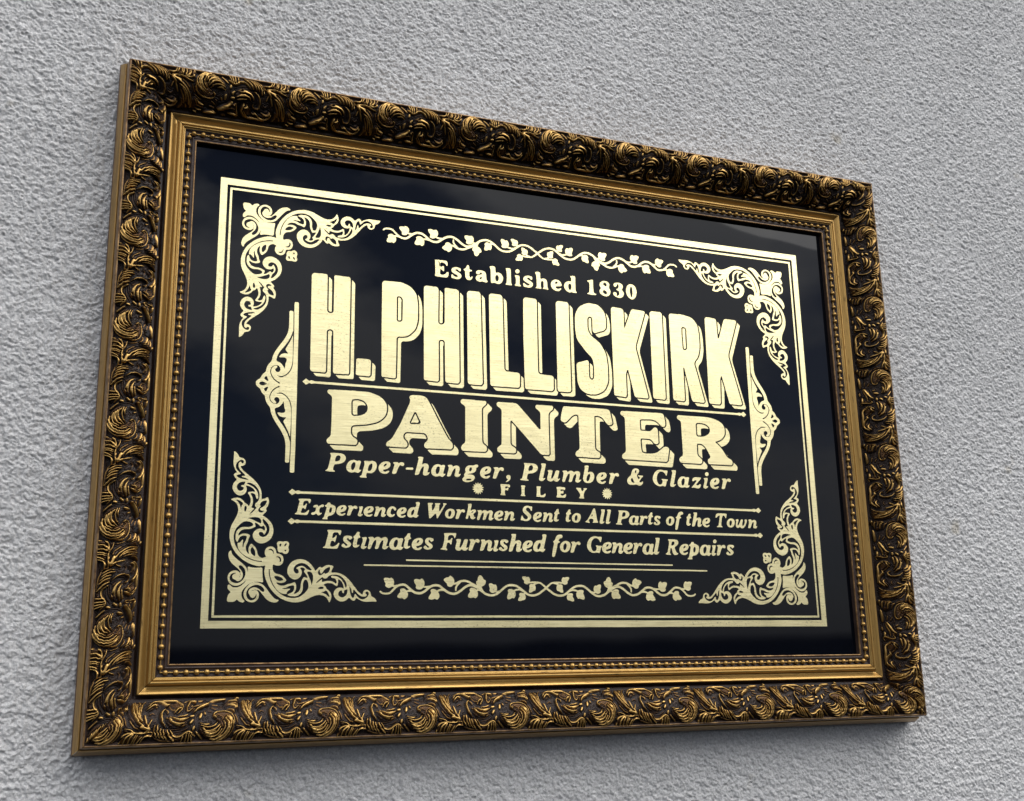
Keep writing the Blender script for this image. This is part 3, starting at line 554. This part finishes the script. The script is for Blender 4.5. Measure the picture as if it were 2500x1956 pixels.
def f_words(items):
    xs = [i[1] for i in items] + [i[2] for i in items]
    y, cap = items[0][3], items[0][4]
    f = Field(min(xs) - .02, y - cap * .55, max(xs) + .02, y + cap * 1.35, GH)
    for txt, l, r, y, cap in items:
        wd = []
        for i, ch in enumerate(txt):
            pl = [parse(s, 1e-3) for s in GLYPH['q' if ch == 'p' and y < -.3 else ch]]
            o = chaikin(pl[0][1])
            lo_, hi_ = o[:, 0].min(), o[:, 0].max()
            if ch.islower():                      # space letters by their x-height band
                band = o[(o[:, 1] > -.05) & (o[:, 1] < .72)]
                if i:
                    lo_ = band[:, 0].min()
                if i < len(txt) - 1:
                    hi_ = band[:, 0].max()
            elif i < len(txt) - 1:
                hi_ -= {'P': .07, 'T': .1, 'F': .07, 'W': .17}.get(ch, 0)
            wd.append((pl, lo_, hi_))
        tot = sum(b - a for _, a, b in wd) * cap
        n = len(wd)
        sx = 1.
        g = (r - l - tot) / max(n - 1, 1)
        if n == 1:
            sx = (r - l) / tot; g = 0
        lo, hi = -.02 * cap, .12 * cap
        if not lo <= g <= hi:
            g = min(max(g, lo), hi)
            sx = (r - l - g * (n - 1)) / tot
        x = l
        for pl, a, b in wd:
            for s in '+-':
                for sg, p in pl:
                    if sg == s:
                        f.add(chaikin((p - [a, 0]) * [cap * sx, cap] + [x, y]), s)
            x += (b - a) * cap * sx + g
    return f

def f_direct(letters, pad=.02, shade=None, gapw=.0046):
    allp = [[parse(s) for s in L] for L in letters]
    pp = np.vstack([p for L in allp for _, p in L])
    f = Field(pp[:, 0].min() - pad, pp[:, 1].min() - pad - .02, pp[:, 0].max() + pad + .02, pp[:, 1].max() + pad, GH)
    for L in allp:
        for s, p in L:
            f.add(chaikin(p), s)
    if shade:
        face = f.a
        n = 14
        sh = face.copy()
        for k in range(1, n + 1):
            sh = np.maximum(sh, shiftf(face, shade[0] / GH * k / n, shade[1] / GH * k / n))
        # the shade of one letter stops short of the letter that follows
        keep = np.clip(1 - dilate(face, gapw / GH), 0, 1)
        f.a = np.maximum(face, np.minimum(sh, keep))
    return f

def f_corner(mx, my, tx, ty):
    f = Field(-.03, -.03, .45, .45, GH)
    m = Field(-.03, -.03, .45, .45, GH)
    for it in CORNER_HALF:
        s, p = parse(it)
        f.add(chaikin(p), s)
        m.add(chaikin(p[:, ::-1]), s)
    f.a = np.maximum(f.a, m.a)
    m.a[:] = 0
    m2 = [parse(it) for it in CORNER_MID]
    f.add(chaikin(m2[0][1])); f.add(chaikin(m2[1][1]))
    for s, p in m2[2:]:
        f.add(chaikin(p), s)
    return place(f, mx, my, tx, ty)

def place(f, mx, my, tx, ty):
    """mirror a field about its own origin and move the origin to tx, ty"""
    a = f.a
    x0, y0 = f.x0, f.y0
    if mx < 0:
        a = a[:, ::-1]; x0 = -(f.x0 + (f.nx - 1) * f.h)
    if my < 0:
        a = a[::-1]; y0 = -(f.y0 + (f.ny - 1) * f.h)
    g = Field.__new__(Field)
    g.x0, g.y0, g.h, g.a = x0 + tx, y0 + ty, f.h, np.ascontiguousarray(a)
    g.ny, g.nx = a.shape
    return g

def f_vine(my, tx, ty):
    f = Field(-.54, -.06, .54, .06, GH)
    for sx in (1, -1):
        for it in VINE_LEAF:
            s, p = parse(it)
            f.add(chaikin(p * [sx, 1]))
        for it, w0, w1 in VINE_STEM:
            f.add(stroke_poly(np.array([float(v) for v in it.split()]).reshape(-1, 2) * 1e-4 * [sx, 1], w0, w1))
    return place(f, 1, my, tx, ty)

def f_bracket(mx, ty):
    f = Field(-.9, -.28, -.74, .28, GH)
    f.add(np.array([[-.80, -.03], [-.7611, -.03], [-.7611, .03], [-.80, .03]]))
    for it in BRACKET:
        s, p = parse(it)
        for sy in (1, -1):
            if s == '+':
                f.add(chaikin(p * [1, sy]), s)
    for it in BRACKET:
        s, p = parse(it)
        for sy in (1, -1):
            if s == '-':
                f.add(chaikin(p * [1, sy]), s)
    return place(f, mx, 1, 0, ty)

def f_rule(x, y, w, finial=True):
    f = Field(-x - .01, -.02, x + .01, .02, GH)
    if finial:
        prof = [(0, 0), (.0102, .0092), (.0195, .003), (.0262, .0053), (.035, w / 2)]
        up = [(-x + a, b) for a, b in prof] + [(x - a, b) for a, b in prof[::-1]]
    else:
        up = [(-x, w / 2), (x, w / 2)]
    dn = [(a, -b) for a, b in up[::-1]]
    f.add(np.array(up + dn))
    return place(f, 1, 1, 0, y)

def f_sun(x, y):
    f = Field(-.03, -.03, .03, .03, GH)
    a = np.arange(28) * np.pi / 14
    r = np.where(np.arange(28) % 2, .0122, .0196)
    f.add(np.stack([r * np.sin(a), r * np.cos(a)], 1))
    return place(f, 1, 1, x, y)

def gilt_pieces():
    L = []
    L.append(('gilt_border', f_border(1, .6488, .9803, .6290)))
    L.append(('gilt_inner_line', f_border(.972, .6207, .9657, .6140)))
    for mx, my in ((1, 1), (-1, 1), (1, -1), (-1, -1)):
        L.append(('gilt_corner_scroll', f_corner(mx, my, -.9332 * mx, -.579 * my)))
    L.append(('gilt_vine', f_vine(1, .0, -.5333)))
    L.append(('gilt_vine', f_vine(-1, .0, .5340)))
    L.append(('gilt_bracket', f_bracket(1, .0343)))
    L.append(('gilt_bracket', f_bracket(-1, .0343)))
    L.append(('gilt_lettering', f_direct(EST)))
    L.append(('gilt_lettering', f_direct(PHI, shade=(.0138, -.0135))))
    L.append(('gilt_lettering', f_direct(PAI, shade=(.0178, -.0172))))
    L.append(('gilt_lettering', f_words(WORDS[:4])))
    L.append(('gilt_lettering', f_direct(FIL)))
    L.append(('gilt_lettering', f_words(WORDS[4:13])))
    L.append(('gilt_lettering', f_words(WORDS[13:])))
    L.append(('gilt_star', f_sun(-.2125, -.2405)))
    L.append(('gilt_star', f_sun(.2155, -.2395)))
    L.append(('gilt_rule', f_rule(.7458, .0493, .0066)))
    L.append(('gilt_rule', f_rule(.7767, -.2737, .0066)))
    L.append(('gilt_rule', f_rule(.7767, -.3558, .0066)))
    L.append(('gilt_rule', f_rule(.435, -.458, .0045, False)))
    L.append(('gilt_rule', f_rule(.5587, -.474, .0042, False)))
    return L
# ---------------------------------------------------------------- the sign
sign = bpy.data.objects.new('framed_sign', None)
SC.collection.objects.link(sign)
sign.location = ORIGIN
sign.empty_display_size = .1
sign['label'] = 'black glass trade sign with gilt lettering in an ornate antique gold frame'
sign['category'] = 'sign'
CX, CY, A0, B0 = .0167, .0014, 1.0914, .7407      # centre and half size of the sight edge

def rail_map(k, x, o, z):
    """k 0 bottom, 1 right, 2 top, 3 left; x runs anticlockwise in -1..1 along the mitred rail; o outward; z out"""
    a, b = A0 + o, B0 + o
    if k == 0: X, Y = x * a, -b
    elif k == 1: X, Y = a, x * b
    elif k == 2: X, Y = -x * a, b
    else: X, Y = -a, -x * b
    X, Y, z = np.broadcast_arrays(X, Y, z)
    return np.stack([CX + X, CY + Y, z], -1)

def resample(prof, n):
    p = np.asarray(prof, float)
    d = np.r_[0, np.cumsum(np.hypot(*np.diff(p, axis=0).T))]
    t = np.linspace(0, d[-1], n)
    return np.stack([np.interp(t, d, p[:, 0]), np.interp(t, d, p[:, 1])], 1)

def sweep(name, k, prof, mat, parent, nx=2, smooth=True):
    prof = np.asarray(prof, float)
    e = 1 - (.0010 if mat is not M_DARK else 0)          # hairline at the mitre
    x = np.linspace(-e, e, nx)[:, None]
    P = rail_map(k, x, prof[None, :, 0], prof[None, :, 1])
    s, l = grid_faces(nx, len(prof))
    o = mesh_obj(name, to_world(P).reshape(-1, 3), s, l, mat, parent, smooth)
    return o

def bev(pts_, r=.0012):
    """round every corner of a profile with two points"""
    p = np.asarray(pts_, float); q = [p[0]]
    for i in range(1, len(p) - 1):
        for j, sg in ((i - 1, 0), (i + 1, 1)):
            d = p[j] - p[i]; ln = np.hypot(*d)
            q.append(p[i] + d / ln * min(r, ln * .4))
            if sg == 0:
                q.append(p[i] * .5 + .25 * (q[-1] + p[i] + (p[i + 1] - p[i]) / max(np.hypot(*(p[i + 1] - p[i])), 1e-9) * min(r, ln * .4)))
    q.append(p[-1])
    return np.array(q)

# profiles, outside to inside, as (offset outwards from the sight edge, height above the glass)
RIM = [(.2040, .0275), (.2040, .037), (.2026, .044), (.2008, .066), (.1999, .0712), (.1990, .0732)]
ARRIS = [(.1992, .0728), (.1988, .0742), (.1978, .0755), (.1962, .0760), (.1948, .0756)]
BODY_RIM = [(.1990, .030), (.1990, .0726), (.1950, .0752), (.1932, .0738), (.1905, .0690), (.1868, .0668)]
BODY_IN = [(.0960, .0135), (.0935, .0122), (.0885, .0118), (.0868, .0100), (.0852, .0020), (.0810, -.0004), (.0768, -.0004)]
BODY_BEAD = [(.0335, .0225), (.0310, .0170), (.0290, .0155), (.0160, .0150), (.0135, .0160), (.0120, .0185), (.0100, .0190), (.0088, .0172), (.0072, .0168), (.0055, .0180), (.0030, .0180), (.0008, .0165), (.0, .0150), (.0, .0060), (.0, .0004)]
LIP = [(.0046, .0176), (.0040, .0186), (.0028, .0190), (.0012, .0182), (.0003, .0168), (.0, .0148)]
OUTER_EDGE = [(.2200, -.034), (.2228, -.028), (.2236, -.021), (.2230, -.014), (.2216, -.0110), (.2206, -.0110)]
GILT_EDGE = [(.2212, -.016), (.2212, -.0100), (.2194, -.004), (.2160, .006), (.2122, .0165), (.2088, .0245), (.2068, .0268), (.2062, .0195), (.2045, .0195), (.2042, .0285), (.2034, .0288)]
COVE = [(.0775, .0000), (.0780, .0205), (.0775, .0250), (.0760, .0272), (.0740, .0270), (.0700, .0240), (.0660, .0200), (.0620, .0168), (.0585, .0152), (.0562, .0156), (.0548, .0180), (.0536, .0228), (.0525, .0262), (.0508, .0282), (.0480, .0288), (.0452, .0284), (.0444, .0250), (.0432, .0240), (.0420, .0262), (.0398, .0272), (.0380, .0256), (.0368, .0236), (.0355, .0230), (.0340, .0228), (.0335, .0212)]
CARVE = [(.1880, .0670), (.1845, .0690), (.1800, .0708), (.1720, .0728), (.1630, .0732), (.1540, .0718), (.1440, .0680), (.1340, .0620), (.1250, .0545), (.1160, .0450), (.1080, .0330), (.1010, .0220), (.0955, .0128)]

# ---- the carved tile, as ridges and bodies read off the moulding --------------------
ORN_BODY = '''300,270 340,230 600,215 520,280 500,350 490,430 560,540 670,600 660,690 540,660 420,590 340,500 300,400
560,300 650,230 820,205 960,200 1080,215 1170,270 1190,310 1160,370 1080,380 1030,340 980,290 900,310 800,280 650,350
830,360 880,340 940,370 900,370 860,400 860,500 910,610 840,560 800,480
720,600 760,560 840,620 940,640 1010,660 1080,740 1160,740 1320,660 1420,750 1410,850 1200,840 1050,835 850,820 760,750
170,850 200,760 290,700 450,690 640,690 730,750 600,790 520,890 350,900 190,900
240,640 330,645 480,700 660,680 640,710 400,720 260,690
920,480 1100,440 1290,430 1290,520 1200,610 1000,610
1230,240 1300,200 1420,230 1340,300 1500,270 1640,240 1600,300 1440,350 1370,395
1670,200 1800,185 1930,185 1900,235 1780,230
1480,560 1520,700 1650,790 1850,815 2000,730 2085,560 2050,430 1930,370 1780,380 1710,450 1760,490 1830,540 1700,560
1920,220 2060,190 2170,170 2140,380 2060,370 1940,300
380,560 480,600 650,640 650,700 500,690'''
ORN_RIDGE = '''26 1. 325,270 340,400 420,520 520,600 650,645
24 1. 380,300 395,410 455,500 535,550
22 .9 430,330 440,430 485,500
24 .9 318,510 400,610 470,645
34 1.1 670,660 605,570 560,430
26 1. 640,585 685,490
40 1.1 500,620 660,660
24 1. 590,310 690,240 820,250 900,290 950,280
22 .9 600,335 680,295 765,305
18 .7 640,425 690,392 740,412
34 1.1 690,215 900,230 1100,228 1185,290
26 1. 1060,385 1090,350 1140,335
24 1. 1115,395 1155,360 1185,300
20 .8 960,280 1010,330 1060,360
26 1. 950,395 945,365 900,345 845,368 820,440 850,540 925,615
24 1. 930,460 1010,540 1120,572 1220,562
22 .9 960,510 1040,570 1150,592
22 1. 1100,462 1200,450 1275,430
22 1. 985,445 1080,510 1245,498
16 .6 960,650 1150,640 1290,560
16 .6 1040,695 1200,670 1330,600
14 .5 1000,620 1150,615 1270,540
26 1. 735,590 735,680 800,760
26 1. 780,575 792,680 860,770
26 1. 835,630 855,710 925,780
26 1. 885,650 915,725 985,795
28 1.1 950,650 1000,730 1100,805
28 1.1 1010,660 1085,742 1180,742 1320,670 1435,752
26 .9 1235,735 1215,850
26 .9 1292,695 1285,865
26 .9 1332,690 1345,865
26 .9 1365,715 1410,850
40 .8 780,790 900,820 1100,830
28 1. 180,870 212,770 292,712 385,708 300,765 270,880
24 .9 405,720 362,780 352,890
24 .9 455,728 422,800 405,890
26 1. 735,752 640,738 580,770 525,885
26 1. 248,640 330,652 480,706 680,688 725,715
44 1.1 1325,445 1380,437
48 1.1 1328,552 1370,500
52 1.1 1388,650 1402,600
34 1. 1440,680 1500,740 1562,795
34 1.1 1380,382 1450,330 1560,288 1640,258
24 1. 1330,300 1420,290 1520,260 1625,238
24 1. 1230,222 1290,210 1272,300 1282,360 1335,340
36 1. 1310,235 1425,232
30 .9 1470,198 1545,193
40 1. 1670,205 1740,208 1830,200 1925,190
20 .8 1690,300 1770,335
20 .8 1700,258 1800,272
16 .7 1640,350 1690,365
52 1.1 1490,470 1510,400
32 1. 1565,375 1585,412
24 1. 1970,212 2060,216 2140,232
24 1. 2040,188 2170,178
22 .9 1945,282 2060,302 2115,372
18 .8 1955,325 2040,350 2100,395
18 .7 2000,255 2110,270
22 .8 2030,420 2110,480 2150,600
26 1.1 1755,475 1720,440 1742,390 1820,370 1960,380 2062,440 2092,570
24 1. 1500,545 1580,570 1665,560
24 1. 1510,582 1620,612 1725,590 1795,535
24 1. 1532,622 1640,660 1762,630 1832,565
24 1. 1572,672 1680,702 1792,670 1848,595
24 .9 1622,725 1720,742 1822,705 1875,630
24 .8 1690,775 1790,770 1880,710
24 1. 1905,480 1962,535 1972,625 1902,722 1750,790
24 1. 1930,455 2012,530 2012,645 1932,752 1800,808
24 1. 1965,455 2052,540 2052,660 1970,765 1850,815
20 .9 1880,520 1922,585 1902,660 1830,735
20 .9 1000,215 1090,245 1150,300
20 .9 800,212 880,218 970,232
20 .8 620,245 720,222 800,225
20 .9 345,255 365,340 430,445
20 .9 470,300 470,380 505,470
20 .8 420,250 440,300
20 .8 560,225 500,280 492,340
20 .8 1120,530 1220,510 1290,470
18 .8 1180,600 1270,575
20 .8 700,700 740,770 800,815
22 .9 480,735 450,810 445,890
22 .9 560,745 500,830 480,890
20 .9 560,690 480,690 400,705
20 .8 690,650 560,700
18 .8 1560,645 1660,682 1780,650
18 .8 1600,700 1720,720 1830,655
18 .8 1950,500 1992,560 1988,640 1920,735 1780,795
18 .8 2010,470 2075,560 2075,650
18 .5 1620,330 1475,380 1420,460 1420,560 1475,690 1570,800
26 .5 1555,490 1557,491
26 .5 1610,478 1612,479
26 .5 1592,522 1594,523
26 .5 1652,502 1654,503
26 .5 1692,530 1694,531
24 .5 1800,460 1802,461
24 .5 1838,482 1840,483
24 .5 1640,455 1642,456
24 .5 2140,620 2142,621'''
TN_S, TN_T = 380, 136
PERIOD = .2725

def carved_tile():
    """height (0..1) and gold (0..1) of one repeat of the carving: TN_S columns along, TN_T rows from outside in"""
    xs = 215 + (np.arange(TN_S) + .5) / TN_S * 1875
    ts = np.linspace(-.02, 1.06, TN_T)
    X = np.repeat(xs[:, None], TN_T, 1)
    yo = 925 - .039 * X; yi = 150 - .018 * X
    Y = yo - ts[None] * (yo - yi)
    body = np.zeros_like(X); rim = np.zeros_like(X)
    for ln in ORN_BODY.split('\n'):
        p = np.array([[float(v) for v in q.split(',')] for q in ln.split()])
        p = catmull(np.vstack([p, p[:1]]), 5)
        for off in (-1875, 0, 1875):
            px, py = p[:, 0] + off, p[:, 1]
            if px.max() < 200 or px.min() > 2110:
                continue
            ins = np.zeros(X.shape, bool)
            dist = np.full(X.shape, 1e9)
            for i in range(len(px) - 1):
                x1, y1, x2, y2 = px[i], py[i], px[i + 1], py[i + 1]
                c = ((y1 > Y) != (y2 > Y)) & (X < (x2 - x1) * (Y - y1) / (y2 - y1 + 1e-9) + x1)
                ins ^= c
                dx, dy = x2 - x1, y2 - y1
                t = np.clip(((X - x1) * dx + (Y - y1) * dy) / (dx * dx + dy * dy + 1e-9), 0, 1)
                dist = np.minimum(dist, np.hypot(X - x1 - t * dx, Y - y1 - t * dy))
            d = np.where(ins, dist, 0)
            rim = np.maximum(rim, np.where(ins, 0, np.exp(-((dist - 9) / 11) ** 2)))
            body = np.maximum(body, .56 * np.sqrt(1 - (1 - np.clip(d / 75, 0, 1)) ** 2))
    near = np.full(X.shape, 1e9)
    rid = np.zeros_like(X); groove = np.zeros_like(X)
    for ln in ORN_RIDGE.split('\n'):
        q = ln.split()
        w, hh = float(q[0]) * .58, float(q[1])
        p = np.array([[float(v) for v in s.split(',')] for s in q[2:]])
        p = catmull(p, 6) if len(p) > 2 else p
        n = len(p)
        for off in (-1875, 0, 1875):
            px, py = p[:, 0] + off, p[:, 1]
            if px.max() < 150 or px.min() > 2160:
                continue
            best = np.full(X.shape, 1e9)
            for i in range(n - 1):
                x1, y1, dx, dy = px[i], py[i], px[i + 1] - px[i], py[i + 1] - py[i]
                t = np.clip(((X - x1) * dx + (Y - y1) * dy) / (dx * dx + dy * dy + 1e-9), 0, 1)
                u = (i + t) / (n - 1)
                ww = w * (.55 + .45 * np.minimum(1, 4 * np.minimum(u + .05, 1.05 - u)))     # pointed ends
                dd = np.hypot(X - x1 - t * dx, Y - y1 - t * dy)
                near = np.minimum(near, dd)
                best = np.minimum(best, dd / ww)
            rid = np.maximum(rid, hh * np.sqrt(np.clip(1 - best ** 2, 0, 1)))
            groove = np.maximum(groove, np.exp(-((best - 1.25) / .45) ** 2) * min(hh, 1))
    # fine striations that follow the nearest leaf vein fill the ground between the veins
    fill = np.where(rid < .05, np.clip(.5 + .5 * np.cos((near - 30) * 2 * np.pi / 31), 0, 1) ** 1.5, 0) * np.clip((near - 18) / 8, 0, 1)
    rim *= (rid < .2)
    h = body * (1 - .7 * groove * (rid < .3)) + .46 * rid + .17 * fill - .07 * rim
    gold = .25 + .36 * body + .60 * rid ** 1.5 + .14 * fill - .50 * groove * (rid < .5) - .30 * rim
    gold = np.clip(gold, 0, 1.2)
    edge = np.clip((ts - .02) / .05, 0, 1) * np.clip((1.03 - ts) / .06, 0, 1)
    return h * edge[None], gold

TILE_H, TILE_G = carved_tile()
PHASE = [None, None, None, None]
def tile_phase(k, along):
    """tile coordinate s for a distance along the rail's own direction (drawing units)"""
    ref = {0: -.698, 1: .7237, 2: .5259, 3: .3900}[k]
    per = {0: PERIOD, 1: .2690, 2: .2705, 3: .2690}[k]
    return (along - ref) / per + .845

def carved_band(k, parent):
    half = (A0 if k in (0, 2) else B0)
    prof = resample(CARVE, 118)
    d = np.gradient(prof, axis=0); d /= np.hypot(d[:, 0], d[:, 1])[:, None]
    nrm = np.stack([-d[:, 1] * -1, d[:, 0] * -1], 1)       # out of the surface
    if nrm[len(nrm) // 2, 1] < 0:
        nrm = -nrm
    n = int((half + .14) * 2 / .00092)
    x = np.linspace(-1, 1, n)[:, None]
    along = x * (half + prof[None, :, 0])
    s = tile_phase(k, along)
    t = (.196 - prof[:, 0]) / (.196 - .089)
    fs = (s % 1.) * TN_S - .5
    i0 = np.floor(fs).astype(int); f = fs - i0
    ft = np.clip((t + .02) / 1.08 * (TN_T - 1), 0, TN_T - 1.001)
    j0 = ft.astype(int)[None].repeat(n, 0); g = (ft - ft.astype(int))[None]
    def samp(T):
        a, b = T[i0 % TN_S, j0], T[(i0 + 1) % TN_S, j0]
        c, e = T[i0 % TN_S, j0 + 1], T[(i0 + 1) % TN_S, j0 + 1]
        return (a * (1 - f) + b * f) * (1 - g) + (c * (1 - f) + e * f) * g
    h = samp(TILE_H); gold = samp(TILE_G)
    mit = np.clip((1 - np.abs(x)) * half / .004, 0, 1)        # the cut at the mitre
    h = h * (.35 + .65 * mit)
    amp = .0150
    o = prof[None, :, 0] + nrm[None, :, 0] * h * amp * mit
    z = prof[None, :, 1] + nrm[None, :, 1] * h * amp
    P = rail_map(k, x, o, z)
    st, lp = grid_faces(n, len(prof))
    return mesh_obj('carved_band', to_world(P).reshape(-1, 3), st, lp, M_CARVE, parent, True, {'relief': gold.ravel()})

def bead_row(k, parent, mat):
    half = (A0 if k in (0, 2) else B0)
    o, zc, r = .0222, .0200, .0074
    m = int(round(2 * (half + o) / .0262))
    V, F = [], []
    nu, nv = 12, 8
    th = np.arange(nu) * 2 * np.pi / nu
    ph = np.linspace(-np.pi / 2, np.pi / 2, nv + 1)
    sph = np.stack([np.outer(np.cos(ph), np.cos(th)), np.outer(np.cos(ph), np.sin(th)), np.outer(np.sin(ph), np.ones(nu))], -1)
    ii, jj = np.meshgrid(np.arange(nv), np.arange(nu), indexing='ij')
    q = np.stack([ii * nu + jj, ii * nu + (jj + 1) % nu, (ii + 1) * nu + (jj + 1) % nu, (ii + 1) * nu + jj], -1).reshape(-1, 4)
    base = 0
    ax = {0: (1, 0), 1: (0, 1), 2: (-1, 0), 3: (0, -1)}[k]
    for b in range(m):
        u = ((b + .5) / m * 2 - 1)
        c = rail_map(k, np.array(u), o, zc)
        rr = r * (1 + .05 * rng.standard_normal())
        V.append((sph * [rr, rr, rr * .95]).reshape(-1, 3) + c)
        F.append(q + base); base += (nv + 1) * nu
    # the thin fillet that strings the beads together
    sec = np.array([(-.0022, -.003), (-.0016, .0006), (0, .0014), (.0016, .0006), (.0022, -.003)])[::-1]
    P = rail_map(k, np.linspace(-1, 1, 2)[:, None], o + sec[None, :, 0], zc - .0015 + sec[None, :, 1])
    V.append(P.reshape(-1, 3)); s, l = grid_faces(2, len(sec)); F.append(l.reshape(-1, 4) + base)
    q = np.vstack(F)
    return mesh_obj('bead_row', to_world(np.vstack(V)), np.arange(len(q)) * 4, q.ravel(), mat, parent)

for k in range(4):
    mg = M_GOLD_H if k in (0, 2) else M_GOLD_V
    me = M_EDGE_H if k in (0, 2) else M_EDGE_V
    # the moulded body: rim, hollow behind the carving, flat, bead channel and lip in one mesh
    back = [(.1990, -.034), (.1990, .028)]
    rail = sweep('frame_rail', k, back + bev(BODY_RIM, .0008).tolist() + [(.185, .064), (.160, .066), (.140, .060), (.118, .036), (.0985, .0125)]
                 + bev(BODY_IN, .0008).tolist() + [(.0755, .0040), (.074, .0080), (.036, .0110)] + bev(BODY_BEAD, .0008).tolist(), M_DARK, sign)
    sweep('outer_rim', k, bev(RIM, .0006), M_LIP, rail)
    sweep('gilt_arris', k, bev(ARRIS, .0004), M_LIP, rail)
    sweep('outer_edge', k, bev(OUTER_EDGE, .0008), M_RIM, rail)
    sweep('gilt_edge', k, bev(GILT_EDGE, .0008), me, rail)
    sweep('gilt_lip', k, LIP, M_LIP, rail)
    sweep('gilt_cove', k, bev(COVE, .0008), mg, rail)
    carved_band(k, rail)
    bead_row(k, rail, mg)
# ---------------------------------------------------------------- glass and gilding
def field_mesh(name, f, z, parent, label=None):
    """marching squares: the 0.5 contour of a coverage field as a flat sheet"""
    a = f.a
    c = np.stack([a[:-1, :-1], a[:-1, 1:], a[1:, 1:], a[1:, :-1]], -1)
    inn = c > .5
    case = inn @ np.array([1, 2, 4, 8])
    V, S, Lp = [], [], []
    nv = nl = 0
    # whole cells merged into horizontal runs
    full = case == 15
    pad = np.zeros((full.shape[0], 1), bool)
    d = np.diff(np.hstack([pad, full, pad]).astype(np.int8), axis=1)
    r0, c0 = np.nonzero(d == 1); r1, c1 = np.nonzero(d == -1)
    if len(r0):
        q = np.stack([np.stack([c0, r0], 1), np.stack([c1, r0], 1), np.stack([c1, r0 + 1], 1), np.stack([c0, r0 + 1], 1)], 1).astype(float)
        V.append(q.reshape(-1, 2)); S.append(np.arange(len(q)) * 4); Lp.append(np.arange(len(q) * 4))
        nv += len(q) * 4; nl += len(q) * 4
    cor = np.array([(0, 0), (1, 0), (1, 1), (0, 1)], float)
    for cs in range(1, 15):
        yy, xx = np.nonzero(case == cs)
        if not len(yy):
            continue
        v = c[yy, xx]
        P = []
        for k in range(4):
            k2 = (k + 1) % 4
            b1, b2 = bool(cs >> k & 1), bool(cs >> k2 & 1)
            if b1:
                P.append(np.repeat(cor[k][None], len(yy), 0))
            if b1 != b2:
                t = np.clip((.5 - v[:, k]) / (v[:, k2] - v[:, k] + 1e-12), 0, 1)[:, None]
                P.append(cor[k] * (1 - t) + cor[k2] * t)
        P = np.stack(P, 1) + np.stack([xx, yy], 1)[:, None]
        n = P.shape[1]
        V.append(P.reshape(-1, 2)); S.append(nl + np.arange(len(P)) * n); Lp.append(nv + np.arange(len(P) * n))
        nv += len(P) * n; nl += len(P) * n
    V = np.vstack(V) * f.h + [f.x0, f.y0]
    P = np.column_stack([V, np.full(len(V), z)])
    o = mesh_obj(name, to_world(P), np.concatenate(S), np.concatenate(Lp), M_LEAF, parent, False)
    if label:
        o['label'] = label
    return o

def build_panel():
    a, b = A0 + .012, B0 + .012
    V = np.array([(CX - a, CY - b, 0), (CX + a, CY - b, 0), (CX + a, CY + b, 0), (CX - a, CY + b, 0),
                  (CX - a, CY - b, -.012), (CX + a, CY - b, -.012), (CX + a, CY + b, -.012), (CX - a, CY + b, -.012)])
    q = np.array([(0, 1, 2, 3), (4, 7, 6, 5), (0, 4, 5, 1), (1, 5, 6, 2), (2, 6, 7, 3), (3, 7, 4, 0)])
    g = mesh_obj('glass_panel', to_world(V), np.arange(6) * 4, q.ravel(), M_GLASS, sign, False)
    for n, f in gilt_pieces():
        field_mesh(n, f, .0010, g)
build_panel()
